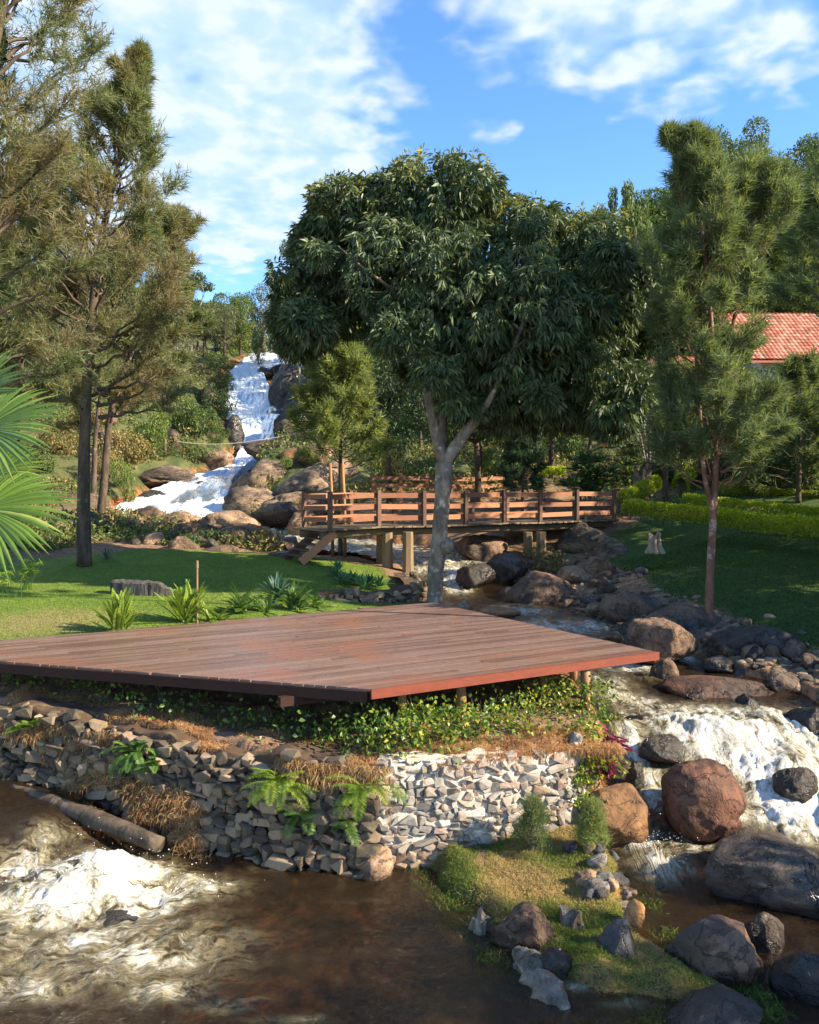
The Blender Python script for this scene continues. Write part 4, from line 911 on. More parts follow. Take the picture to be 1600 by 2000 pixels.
    for off in (.75, 3.2):
        p0 = N_ - a * 2.5 + b * off; p1 = N_ + a * 4.4 + b * off
        if off < 1: p0 = N_ - a * .9 + b * off
        part(MB().beam((p0[0], p0[1], DK - .21), (p1[0], p1[1], DK - .21), .10, .12), 'beam', M['dkwood'], root)
    for px, D, r_, lab in [(785, 10.35, .055, 0), (900, 10.85, .068, 0), (1062, 12.2, .055, 0), (1143, 11.65, .07, 0), (700, 12.0, .06, 0), (560, 11.8, .06, 0), (360, 12.3, .06, 0), (180, 12.6, .06, 0), (900, 13.6, .06, 0), (1000, 15.5, .06, 0), (1120, 13.5, .06, 0)]:
        c = P(px, 1340, D); zb = H1(c[0], c[1]) - .08
        part(MB().tube([(c[0], c[1], zb), (c[0] + .008, c[1], (zb + DK) / 2), (c[0], c[1], DK - .05 - .02)], [r_ * 1.05, r_ * 1.0, r_ * .97], 14, jit=.05), 'post', M['log'], root, True)
make_deck()

# ---------------------------------------------------------------- bridge
M['rail'] = wood_mat('bridge_rail', (0.18, 0.075, 0.042), (0.37, 0.17, 0.09), .6, .3, (.5, 1, 3), 5, .3)
M['post'] = wood_mat('bridge_post', (0.055, 0.032, 0.024), (0.15, 0.085, 0.06), .65, .3, (1, 1, .3), 5, .4)
M['oldlog'] = wood_mat('old_beam', (0.07, 0.052, 0.036), (0.20, 0.155, 0.105), .8, .2, (.3, .5, 2), 5, .6)
M['pier'] = wood_mat('bridge_pier', (0.11, 0.078, 0.046), (0.27, 0.195, 0.115), .85, .2, (1, 1, .3), 5, .6)
def make_bridge():
    near = [(645, 1034, 23.2), (740, 1028, 24.3), (828, 1027, 25.0), (910, 1024, 25.8), (985, 1021, 26.7), (1055, 1020, 27.5), (1127, 1017, 28.3), (1200, 1015, 29.2)]
    pn = [P(*q) for q in near]
    dirn = nrm(np.array(pn[-1][:2]) - pn[0][:2]); off = np.array([-dirn[1], dirn[0]]) * 1.75
    root = thing('wooden_footbridge', tuple(pn[0]), 'wooden footbridge with reddish three board railings crossing the stream', 'bridge')
    pf = [np.array([p[0] + off[0], p[1] + off[1], p[2]]) for p in pn]
    mb = MB(); g = np.random.default_rng(4)
    a, b = np.array(pn[0]), np.array(pn[-1]); L = np.linalg.norm(b - a); n = int((L + .9) / .16)
    kk = np.arange(8)
    for i in range(n):
        s = i * .16 / L * 7 - .15; p = np.array([np.interp(s, kk, [q[j] for q in pn]) if s >= 0 else (np.array(pn[0]) + (np.array(pn[1]) - pn[0]) * s)[j] for j in range(3)])
        c = p[:2] + off / 2 ; mb.box((c[0], c[1], p[2] - .02 + g.normal() * .003), (.15, 2.05 + g.uniform(-.05, .05), .045), rz=math.atan2(dirn[1], dirn[0]), r=g.random())
    part(mb, 'floor_planks', M['oldlog'], root)
    for o_, t in ((.12, 0), (.88, 1)):
        pts = [np.array([p[0] + off[0] * o_, p[1] + off[1] * o_, p[2] - .17 + .02 * math.sin(i)]) for i, p in enumerate(pn)]
        pts = [pts[0] - np.array([dirn[0], dirn[1], 0]) * .2] + pts + [pts[-1] + np.array([dirn[0], dirn[1], 0]) * .5]
        part(MB().tube(pts, .125, 10, jit=.12, seed=t), 'log_beam', M['oldlog'], root, True)
    for row, ps in (('n', pn), ('f', pf)):
        for i, p in enumerate(ps):
            part(MB().box((p[0], p[1], p[2] + .49), (.115, .115, 1.16), rz=math.atan2(dirn[1], dirn[0]) , r=g.random()), 'post', M['post'], root)
        for j, z in enumerate((.92, .58, .24)):
            for i in range(len(ps) - 1):
                p, q = ps[i], ps[i + 1]; sgn = 1 if row == 'n' else -1; o2 = nrm(off) * .075 * sgn
                part(MB().beam((p[0] + o2[0] - dirn[0] * .02, p[1] + o2[1], p[2] + z + g.normal() * .008), (q[0] + o2[0] + dirn[0] * .015, q[1] + o2[1], q[2] + z + g.normal() * .008), .032, .15, r=g.random()), 'rail_board', M['rail'], root)
    # rail closing the left end beside the stairs
    p, q = pn[0], pf[0]
    for z in (.92, .58, .24): part(MB().beam((q[0] - .06, q[1], q[2] + z), (q[0] + .7, q[1] - .35, q[2] + z), .03, .14, r=.5), 'rail_board', M['rail'], root)
    for px, D in ((757, 24.6), (797, 24.4), (1031, 27.2), (1057, 26.9), (745, 26.2), (1045, 28.6)):
        top = P(px, 1040, D); zb = min(H1(top[0], top[1]), -2.7) - .25
        part(MB().tube([(top[0], top[1], zb), (top[0], top[1], (zb + top[2]) / 2), (top[0], top[1], top[2] + .02)], [.19, .17, .16], 7, jit=.12, seed=px), 'pillar', M['pier'], root, False)
    # stairs
    s0 = P(655, 1040, 23.3); s1 = P(588, 1098, 23.0)
    part(MB().beam(s0, s1, .05, .24, r=.9), 'stair_stringer', M['rail'], root)
    d2 = np.array([off[0], off[1], 0]) * .62; 
    part(MB().beam(s0 + d2, s1 + d2, .05, .24, r=.2), 'stair_stringer', M['post'], root)
    for k in range(5):
        f = (k + .6) / 5.2; c = s0 + (s1 - s0) * f; 
        part(MB().beam(c + np.array([0, 0, .06]) , c + d2 + np.array([0, 0, .06]), .26, .04, r=.4), 'tread', M['post'], root)
make_bridge()
def far_rail():
    g = np.random.default_rng(8)
    pts = [P(728, 975, 33), P(783, 975, 33.2), P(835, 975, 33.5), P(892, 976, 34), P(940, 976, 34.5), P(985, 972, 35)]
    c = pts[0]; root = thing('far_railing', tuple(c), 'reddish three board railing along the path beyond the footbridge', 'railing')
    for i, p in enumerate(pts):
        if i in (2,): pass
        part(MB().box((p[0], p[1], p[2] + .45), (.13, .13, 1.2), r=g.random()), 'post', M['rail'] if i < 3 else M['post'], root)
    for i in range(len(pts) - 1):
        for z in (.85, .55, .25):
            part(MB().beam(pts[i] + np.array([0, -.08, z]), pts[i + 1] + np.array([0, -.08, z]), .03, .16, r=g.random()), 'rail_board', M['rail'], root)
    pts = [P(985, 960, 35), P(1030, 952, 37), P(1075, 944, 39)]
    root = thing('stair_handrail', tuple(pts[0]), 'dark weathered handrail climbing right behind the small blue green tree', 'handrail')
    for p in pts: part(MB().box((p[0], p[1], p[2] + .3), (.12, .12, 1.3), r=.3), 'post', M['post'], root)
    for i in range(2):
        for z in (.8, .4): part(MB().beam(pts[i] + np.array([0, 0, z]), pts[i + 1] + np.array([0, 0, z]), .04, .14, r=.5), 'rail_board', M['oldlog'], root)
far_rail()

# ---------------------------------------------------------------- house
def make_house(name, label, x0, x1, y0, y1, zb, zw, zr, rid, seed):
    """ridge along x, tiled roof"""
    root = thing(name, ((x0 + x1) / 2, (y0 + y1) / 2, zb), label, 'house')
    part(MB().box(((x0 + x1) / 2, (y0 + y1) / 2, (zb + zw) / 2 - 1), (x1 - x0, y1 - y0, zw - zb + 2)), 'wall', M['plaster'], root)
    yr = (y0 + y1) / 2; ov = .8; roof = MB()
    for sgn, ya in ((1, y0 - ov), (-1, y1 + ov)):
        ze = zw - .15; nt_ = int((x1 - x0 + 2 * ov) / .24); rows = 15
        for j in range(rows):
            f0, f1 = j / rows, (j + 1) / rows + .012
            for i in range(nt_):
                xa = x0 - ov + i * .24
                th = np.linspace(0, np.pi, 6); prof = np.stack([xa + .12 - np.cos(th) * .125, np.sin(th) * .085], 1)
                V = []
                for f, lift in ((f0, .035), (f1, 0)):
                    y = ya + (yr - ya) * f; z = ze + (zr - ze) * f + lift
                    for q in prof: V.append([q[0], y, z + q[1]])
                Q = [[k, k + 1, 7 + k, 6 + k] for k in range(5)]
                roof.add(V, Q=Q, r=RNG.random())
    # under-sheet
    for ya in (y0 - ov, y1 + ov):
        ze = zw - .2; V = [[x0 - ov, ya, ze], [x1 + ov, ya, ze], [x1 + ov, yr, zr - .05], [x0 - ov, yr, zr - .05], [x0 - ov, ya, ze - .08], [x1 + ov, ya, ze - .08], [x1 + ov, yr, zr - .13], [x0 - ov, yr, zr - .13]]
        roof.add(V, Q=[[0, 1, 2, 3], [4, 7, 6, 5], [0, 4, 5, 1], [0, 3, 7, 4], [1, 5, 6, 2]], r=.3)
    part(roof, 'roof', M['tile'], root)
    for wx in np.arange(x0 + 1.2, x1 - 1, 2.6):
        w = MB().box((wx, y0 - .01, zb + 1.5), (.9, .08, 1.1)).build('window', M['shutter'], root, loc=np.array(root.location))
    part(MB().box((x0 + 2.5, y0 - .012, zb + 1.0), (.9, .08, 2.1)), 'door', M['shutter'], root)
m, nt, out = newmat('white_plaster'); t = NT(nt); t.L.new(t.pbsdf(t.mix(t.noise(t.coord('Position'), 2, 4), (0.55, 0.56, 0.55), (0.75, 0.75, 0.72)), .85, .2), out.inputs[0]); M['plaster'] = m
m, nt, out = newmat('blue_shutter'); t = NT(nt); t.L.new(t.pbsdf((0.06, 0.07, 0.09, 1), .5, .4), out.inputs[0]); M['shutter'] = m
M['tile'] = smat('clay_tile', [(0.1, (0.30, 0.085, 0.05)), (0.5, (0.50, 0.17, 0.10)), (0.9, (0.62, 0.30, 0.20))], 10, .3, .8)
make_house('tiled_house', 'white house with a red clay tile roof among the trees at the right edge', 19.2, 34, 45, 52, 4.2, 7.2, 10.4, 0, 1)
make_house('tiled_annex', 'lower building with a red tile roof half hidden behind the forked tree', 12.2, 17.4, 44, 48.5, 3.2, 5.85, 7.5, 0, 2)

# ---------------------------------------------------------------- small man-made and dead wood
def log_at(name, label, pts, rad, mat, cat='log', n=14, jit=.22, smooth=True):
    mb = MB(); pts = np.array(pts, float); k = np.arange(len(pts)); kk = np.linspace(0, len(pts) - 1, len(pts) * 7)
    q = np.stack([np.interp(kk, k, pts[:, j]) for j in range(3)], 1); r = np.interp(kk, k, rad)
    mb.tube(q, r, n, jit=jit, seed=len(label)); return single(mb, name, M[mat], label, cat, smooth=smooth)
log_at('fallen_log', 'long half sunken log leaning along the foot of the dry stone wall', [P(22, 1543, 10.75), P(110, 1572, 10.2), P(200, 1606, 9.7), P(312, 1650, 9.3)], [.08, .10, .11, .09], 'bark_brown')
def stump(name, label, c, h, r, mat, seed, lean=(0, 0), roots=5, hollow=False):
    g = np.random.default_rng(seed); n = 40; m_ = 16; V = []
    for j in range(m_):
        f = j / (m_ - 1); 
        for i in range(n):
            a = 2 * np.pi * i / n; fl = max(0, math.cos(a * roots + seed)) * (1 - f) ** 2.5 * .8
            top = h * (1 + .18 * math.sin(a * 2 + seed) + .12 * math.sin(a * 5)) if j == m_ - 1 else h
            rr = r * (1 + fl - .15 * f + .16 * math.sin(a * 3 + seed + f * 2) + .10 * math.sin(a * 7 + f))
            V.append([c[0] + rr * math.cos(a) + lean[0] * f, c[1] + rr * math.sin(a) + lean[1] * f, c[2] + top * f - .04])
    i = np.arange(m_ - 1)[:, None] * n + np.arange(n)[None, :]; j2 = np.arange(m_ - 1)[:, None] * n + (np.arange(n)[None, :] + 1) % n
    Q = np.stack([i, j2, j2 + n, i + n], -1).reshape(-1, 4); b0 = (m_ - 1) * n
    V.append([c[0] + lean[0], c[1] + lean[1], c[2] + h * (.7 if hollow else .97)]); T = [[len(V) - 1, b0 + k, b0 + (k + 1) % n] for k in range(n)]
    V = np.array(V); V += (fbm(V * 14, seed, 3) - .5)[:, None] * r * .35
    return single(MB().add(V, T=T, Q=Q), name, M[mat], label, 'stump', smooth=False)
M['deadwood'] = bark_mat('dead_wood', (0.09, 0.068, 0.05), (0.21, 0.17, 0.13), (0.31, 0.27, 0.22), 9, .3, .9)
def gp(px, py, z): 
    c = G(px, py, z); return np.array([c[0], c[1], H1(c[0], c[1])])
stump('tree_stump', 'pale cut tree stump on the sunlit islet grass', P(1117, 1818, 7.9) , .22, .11, 'deadwood', 3)
stump('tree_stump', 'dark hollow stump standing in the water left of the brown rock', P(932, 1838, 7.9), .27, .09, 'deadwood', 5, (.04, 0), hollow=True)
stump('tree_stump', 'weathered split stump on the shaded right lawn', P(1278, 1078, 22.5), .52, .17, 'bark_pale', 8, hollow=True)
stump('carved_stump', 'tall grey fluted stump in the garden behind the right bridge end', P(1248, 975, 31.5), 1.35, .33, 'bark_grey', 2, (.15, 0))
log_at('driftwood', 'weathered twisted driftwood trunk leaning in the water at the islet edge', [P(1010, 1858, 7.5), P(1035, 1888, 7.3), P(1062, 1935, 7.0), P(1100, 1992, 6.7)], [.05, .14, .15, .10], 'deadwood', 'driftwood', jit=.6)
log_at('wood_snag', 'short upright grey snag beside the driftwood', [P(1078, 1925, 7.1), P(1076, 1880, 7.1)], [.03, .012], 'deadwood', 'snag', jit=.4)
def garden_light():
    b = P(385, 1182, 15.2); b[2] = H1(b[0], b[1]); t_ = P(385, 1095, 15.2); root = thing('garden_stake', tuple(b), 'thin bamboo stake with a cut top standing among the ferns behind the deck', 'stake')
    part(MB().tube([b, b + (t_ - b) * .33, b + (t_ - b) * .66, t_], [.022, .018, .02, .018], 8), 'pole', M['log'], root)
    part(MB().tube([t_ - np.array([0, 0, .14]), t_], [.028, .026], 8), 'cup', M['pier'], root)
garden_light()
m, nt, out = newmat('slab'); t = NT(nt); co = t.coord('Position', (3, 3, .6)); t.L.new(t.pbsdf(t.mix(t.ms(t.noise(co, 4, 5, .6), .35, .65), (0.045, 0.04, 0.038), (0.11, 0.095, 0.085)), .85, .2, t.bump(t.noise(co, 9, 5, .7), .7, .03)), out.inputs[0]); M['slab'] = m
def slab():
    a = P(222, 1125, 18.8); g = np.random.default_rng(2); n = 20; V = []
    for i in range(n):
        f = i / (n - 1); x = a[0] + f * 1.46; tp = -2.05 - .02 * f - .16 * max(0, f - .75) / .25 ; w = .22 * (1 - f ** 4 * .8); 
        zb = H1(x, a[1]) - .15
        for yy, zz in ((-w, zb), (-w * .95, tp - .03), (-w * .8, tp), (w * .8, tp + .02), (w, tp - .03), (w, zb)): V.append([x + g.normal() * .008, a[1] - .35 * f + yy + g.normal() * .01, zz + g.normal() * .008])
    Q = [[i * 6 + k, (i + 1) * 6 + k, (i + 1) * 6 + k + 1, i * 6 + k + 1] for i in range(n - 1) for k in range(5)]
    o = single(MB().add(V, Q=Q, T=[[0, 1, 2], [0, 2, 3], [0, 3, 4], [0, 4, 5]]), 'stone_block', M['slab'], 'long dark upright stone slab sunk in the lawn', 'stone slab')
slab()
M['rope'] = bark_mat('rope', (0.30, 0.26, 0.20), (0.45, 0.40, 0.32), (0.5, 0.45, 0.4), 20)
def rope():
    a = P(345, 862, 49); b = P(500, 860, 50); c = P(640, 828, 52); pts = []
    for s in np.linspace(0, 1, 16): pts.append(a + (b - a) * s + np.array([0, 0, -.5 * 4 * s * (1 - s) * .4]))
    for s in np.linspace(.07, 1, 14): pts.append(b + (c - b) * s + np.array([0, 0, -.3 * 4 * s * (1 - s) * .4]))
    single(MB().tube(pts, .02, 5), 'safety_rope', M['rope'], 'thin pale rope stretched across the stream below the upper waterfall', 'rope')
    p = P(323, 905, 49); p[2] = min(p[2], H1(p[0], p[1])); single(MB().tube([p, P(323, 858, 49)], .07, 7), 'rope_post', M['pier'], 'short wooden post holding the rope left of the waterfall', 'post')
rope()
for px, pt, pb_, D, r_, lb_ in [(650, 905, 1080, 26.3, .055, 'pale wooden support pole left of the young casuarina'), (674, 905, 1085, 26.6, .06, 'reddish wooden support pole right of the young casuarina'), (589, 968, 1005, 33, .055, 'short leaning wooden pole on the rocks left of the bridge end')]:
    b = P(px, pb_, D); b[2] = min(b[2], H1(b[0], b[1]) - .05) ; single(MB().tube([b, P(px - 1, (pt + pb_) / 2, D), P(px - (5 if D < 30 else 0), pt, D)], [r_, r_ * .95, r_ * .85], 8, jit=.1), 'support_pole', M['log'], lb_, 'pole', smooth=True)
# ---------------------------------------------------------------- vegetation builders
def lin(pts, n):
    pts = np.asarray(pts, float); k = np.arange(len(pts)); kk = np.linspace(0, len(pts) - 1, n)
    return np.stack([np.interp(kk, k, pts[:, j]) for j in range(3)], 1)
def smooth_path(pts, n):
    p = lin(pts, n)
    for _ in range(6): p[1:-1] = (p[:-2] + 2 * p[1:-1] + p[2:]) / 4
    return p
def casuarina(name, label, cat, trunk, rad, prof, t0, nbr, mat, seed, bl=.3, bw=.022, ntw=16, nbl=26, elev=(15, 65), bark='bark_brown', group=None, forks=None, wob=.35, tw=1.0):
    g = np.random.default_rng(seed); tp = smooth_path(trunk, 40); Ht = tp[-1][2] - tp[0][2]
    root = thing(name, tp[0], label, cat, group); tb = MB(); s = np.linspace(0, 1, 40)
    tb.tube(tp, rad * (1 - s) ** .8 + .012, 10, jit=.12, seed=seed)
    if forks:
        for f in forks: q = smooth_path(f, 26); tb.tube(q, np.linspace(rad * .72, .012, 26), 9, jit=.12, seed=seed + 1)
    allp = [tp] + ([smooth_path(f, 40) for f in forks] if forks else [])
    TB, TD, TL = [], [], []
    for i in range(nbr):
        f = (i + g.random()) / nbr; t = t0 + (1 - t0) * f; tr = allp[i % len(allp)] if (len(allp) > 1 and f > .25) else tp
        p0 = np.array([np.interp(t, s, tr[:, j]) for j in range(3)]); az = i * 2.399 + g.normal() * .4
        L = prof(f) * g.uniform(1 - wob, 1 + wob * .45); el = R(elev[0] + (elev[1] - elev[0]) * f + g.normal() * 8)
        q = np.linspace(0, 1, 9); hor = np.array([math.cos(az), math.sin(az), 0])
        e = el + q * R(22); st = np.cumsum(np.stack([np.cos(e), np.sin(e)], 1), 0) / 9 * L
        br = p0 + hor * st[:, :1] + np.array([0, 0, 1.0]) * st[:, 1:] + g.normal(size=(9, 3)) * L * .02
        tb.tube(br, np.linspace(max(.012, rad * .30 * (1 - f * .6)), .006, 9), 4, cap=False)
        nt_ = max(4, int(ntw * (0.45 + .55 * L / max(prof(.2), .1)))); u = .22 + .78 * np.sqrt(g.random(nt_)); u[0] = 1
        bp = np.stack([np.interp(u, q, br[:, j]) for j in range(3)], 1); bd = nrm(np.stack([np.interp(u, q, np.gradient(br[:, j])) for j in range(3)], 1))
        td = nrm(bd * .8 + nrm(g.normal(size=(nt_, 3))) * .75 + np.array([0, 0, .32])); tl = (.30 + .38 * L / 3) * (1.15 - .5 * u) * g.uniform(.7, 1.3, nt_) * tw * float(np.clip(L / (.55 * prof(.15)), .38, 1))
        TB.append(bp); TD.append(td); TL.append(tl)
    TB, TD, TL = np.vstack(TB), np.vstack(TD), np.concatenate(TL)
    for k in range(0, len(TB), 3): tb.tube([TB[k], TB[k] + TD[k] * TL[k]], [.008, .003], 3, cap=False)
    part(tb, 'trunk', M[bark], root, True)
    n = len(TB); v = g.random((n, nbl)); B = TB[:, None, :] + TD[:, None, :] * (TL[:, None] * v)[..., None] + g.normal(size=(n, nbl, 3)) * .035
    D = nrm(TD[:, None, :] * .9 + nrm(g.normal(size=(n, nbl, 3))) * .75 + np.array([0, 0, -.06]))
    tr_ = np.repeat(g.random(n), nbl) * .55 + g.random(n * nbl) * .45
    cr = MB(); cr.blades(B.reshape(-1, 3), D.reshape(-1, 3), bl * g.uniform(.6, 1.25, n * nbl), bw, tr_, bend=.12)
    part(cr, 'foliage', M[mat], root)
    return root
def lobes_crown(mb, lobes, n, ln, w, g, per=1, droop=.5, hole=.42, hs=.9, disp=.3, rnd=(0, 1), out=.6, thick=.35, cut=True):
    """leaves in the outer layer of a union of ellipsoids, torn open by noise"""
    lobes = [(np.asarray(c, float), np.asarray(r, float)) for c, r in lobes]
    ar = np.array([(r[0] * r[1] * r[2]) ** (2 / 3) for _, r in lobes]); ar /= ar.sum(); seed = int(g.integers(1000))
    for (c, r), a in zip(lobes, ar):
        m_ = max(6, int(n * a)); d = nrm(g.normal(size=(m_, 3)))
        k = 1 - thick * g.random(m_) ** 1.6
        nz = fbm((c + d * r) * 1.1, seed, 3) - .5; pos = c + d * r * (k + nz * disp)[:, None]
        hn = vnoise(pos * hs, seed + 5) * .6 + vnoise(pos * hs * 2.7, seed + 6) * .4
        keep = hn > hole
        if cut:
            for c2, r2 in lobes:
                if c2 is c: continue
                keep &= (((pos - c2) / r2) ** 2).sum(1) > .55
        pos = pos[keep]; d = d[keep]
        if not len(pos): continue
        hn = hn[keep]
        B = np.repeat(pos, per, 0); dd = np.repeat(d, per, 0); q = nrm(g.normal(size=(len(B), 3)))
        D = nrm(dd * out + q * .8 + np.array([0, 0, -droop])); rr = np.repeat(g.random(len(pos)), per) * .6 + g.random(len(B)) * .4
        if per > 1: B = B + D * ln * .12
        mb.leaves(B, D, ln * g.uniform(.65, 1.2, len(B)), w * g.uniform(.7, 1.2, len(B)), rnd[0] + (rnd[1] - rnd[0]) * rr, bend=.18)
    return mb
def tree_frame(mb, base, fork, lobes, r0, g, sub=3, bark_n=7):
    """trunk from base to the fork, a limb to every lobe and twigs inside it"""
    base = np.asarray(base, float); fork = np.asarray(fork, float)
    mb.tube(smooth_path([base, base * .5 + fork * .5 + g.normal(size=3) * r0 * .6, fork], 12), np.linspace(r0 * 1.15, r0 * .75, 12), bark_n + 3, jit=.15)
    for c, r in lobes:
        c = np.asarray(c); mid = fork * .45 + c * .55 + g.normal(size=3) * .15 * np.linalg.norm(c - fork)
        mid[2] = min(mid[2], c[2]); pth = smooth_path([fork, mid, c], 8); mb.tube(pth, np.linspace(r0 * .5, r0 * .12, 8), 6, cap=False)
        for _ in range(sub):
            d = nrm(g.normal(size=3)); mb.tube([c, c + d * np.asarray(r) * .85], [r0 * .10, r0 * .03], 4, cap=False)
def frond(mb, base, az, L, el, arch, pl, pw, n, g, r=(.2, 1), tri=False, twist=0):
    q = np.linspace(0, 1, n); e = R(el) - q * R(arch); hor = np.array([math.cos(az), math.sin(az), 0]); st = np.cumsum(np.stack([np.cos(e), np.sin(e)], 1), 0) / n * L
    p = np.asarray(base) + hor * st[:, :1] + np.array([0, 0, 1.0]) * st[:, 1:]
    d = nrm(np.gradient(p, axis=0)); side = nrm(np.cross(d, np.array([0, 0, 1.0]))); up = np.cross(side, d)
    mb.tube(p, np.linspace(.012, .003, n) * (L + .3), 3, cap=False, r=.3)
    env = np.sin(np.pi * np.clip(q * .92 + .08, 0, 1)) ** .55; rr = r[0] + (r[1] - r[0]) * g.random()
    for sgn in (-1, 1):
        D = nrm(side * sgn + d * .45 + up * .12 + g.normal(size=(n, 3)) * .06 + np.array([0, 0, -.1])); k = slice(1, n)
        mb.leaves(p[k], D[k], (pl * env)[k], pw, np.clip(rr + g.normal(size=n - 1) * .12, 0, 1), bend=.12, N=np.cross(D[k], up[k]) * 1.0 if False else up[k])
def fern(name, label, c, n, L, mat, seed, el=(40, 85), arch=70, pl=.055, pw=.016, cat='fern', group=None, azr=(0, 6.28), seg=26):
    g = np.random.default_rng(seed); mb = MB()
    for i in range(n):
        frond(mb, np.asarray(c) + g.normal(size=3) * np.array([.05, .05, 0.0]), g.uniform(*azr), L * g.uniform(.55, 1.15), g.uniform(*el), arch * g.uniform(.6, 1.3), pl, pw, seg, g)
    return single(mb, name, M[mat], label, cat, group, loc=np.asarray(c))
def rosette(name, label, c, n, L, w, mat, seed, el=(5, 85), cat='agave', group=None, bend=.25):
    g = np.random.default_rng(seed); mb = MB(); c = np.asarray(c, float)
    for i in range(n):
        az = i * 2.399; e = R(el[0] + (el[1] - el[0]) * (i / n) ** .8 + g.normal() * 6); l = L * g.uniform(.8, 1.1)
        q = np.linspace(0, 1, 7); ee = e - q * R(35) * (1 - i / n * .6); hor = np.array([math.cos(az), math.sin(az), 0]); sd = np.array([-math.sin(az), math.cos(az), 0])
        st = np.cumsum(np.stack([np.cos(ee), np.sin(ee)], 1), 0) / 7 * l; p = c + hor * st[:, :1] + np.array([0, 0, 1.0]) * st[:, 1:]
        ww = w * np.array([.8, 1, 1.05, .95, .75, .45, .05]); nu = np.stack([-hor * math.sin(v) + np.array([0, 0, math.cos(v)]) for v in ee])
        V = np.stack([p - sd * ww[:, None] / 2 + nu * ww[:, None] * .18, p, p + sd * ww[:, None] / 2 + nu * ww[:, None] * .18], 1).reshape(-1, 3)
        Q = [[k * 3 + j, k * 3 + j + 1, k * 3 + j + 4, k * 3 + j + 3] for k in range(6) for j in (0, 1)]
        mb.add(V, Q=Q, r=g.random())
    return single(mb, name, M[mat], label, cat, group, smooth=True, loc=c)
def gH(px, py, D):
    c = P(px, py, D); c[2] = H1(c[0], c[1]); return c

# ---------------------------------------------------------------- hillside trees
def hill_proto(kind, seed, style):
    g = np.random.default_rng(seed); root = thing('hillside_tree', (0, 0, 0), 'x', 'tree')
    lobes = []
    if style == 'round':
        for _ in range(11): a = g.uniform(0, 6.28); rr = g.uniform(0, 1.9); lobes.append(((rr * math.cos(a), rr * math.sin(a), g.uniform(3.6, 6.6) - rr * .4), (g.uniform(.9, 1.5),) * 2 + (g.uniform(.7, 1.1),)))
    elif style == 'tall':
        for k in range(12): a = g.uniform(0, 6.28); z = 2.2 + k * .48; rr = g.uniform(.2, 1.1) * (1 - .5 * k / 12); lobes.append(((rr * math.cos(a), rr * math.sin(a), z), (g.uniform(.7, 1.1),) * 2 + (g.uniform(.7, 1.1),)))
    elif style == 'open':
        for _ in range(14): a = g.uniform(0, 6.28); rr = g.uniform(.3, 2.7); lobes.append(((rr * math.cos(a), rr * math.sin(a), g.uniform(4.6, 7.2) - rr * .2), (g.uniform(.5, .95),) * 2 + (g.uniform(.25, .5),)))
    else:
        for _ in range(8): a = g.uniform(0, 6.28); rr = g.uniform(0, 1.6); lobes.append(((rr * math.cos(a), rr * math.sin(a), g.uniform(.5, 1.6)), (g.uniform(.7, 1.1),) * 2 + (g.uniform(.6, .9),)))
    tb = MB(); tree_frame(tb, (0, 0, -.6), (0, 0, .4 if style == 'bush' else 2.4), lobes, .06 if style == 'bush' else .15, g, 2)
    part(tb, 'trunk', M['bark_pale' if style == 'open' else 'bark_brown'], root, True)
    mb = MB(); lobes_crown(mb, lobes, {'round': 9000, 'tall': 8000, 'open': 6500, 'bush': 4200}[style], .21, .105, g, 1, .15, .38, 1.0, .45, out=.5, thick=.6)
    part(mb, 'crown', M['h_' + kind], root)
    return root
PROTO = {}
def hill_tree(style, kind, seed, loc, sxy, sz, name, label, cat='tree', group=None):
    key = (style, kind, seed % 2)
    if key not in PROTO:
        PROTO[key] = hill_proto(kind, len(PROTO) * 7 + 3, style); o = PROTO[key]
    else: o = copy_tree(PROTO[key])
    o.name = name; o.location = tuple(float(v) for v in loc); o.scale = (sxy, sxy, sz); o.rotation_euler = (0, 0, seed * 1.7 % 6.28)
    tag(o, label, cat, group)
    if not group and 'group' in o: del o['group']
    return o
HT = {'round': 7.6, 'tall': 8.6, 'open': 7.6, 'bush': 2.4}; HW = {'round': 5.8, 'tall': 3.2, 'open': 6.4, 'bush': 4.4}
def put(style, kind, px, ptop, D, wpx, label, name='hillside_tree', cat='tree', hmin=None):
    c = gH(px, 900, D); top = P(px, ptop, D)[2]; h = max(top - c[2], hmin or 1.0)
    if h > 15: c[2] = top - 15; h = 15
    return hill_tree(style, kind, int(px + ptop), c, wpx * D / 1600 / HW[style], h / HT[style], name, label, cat)
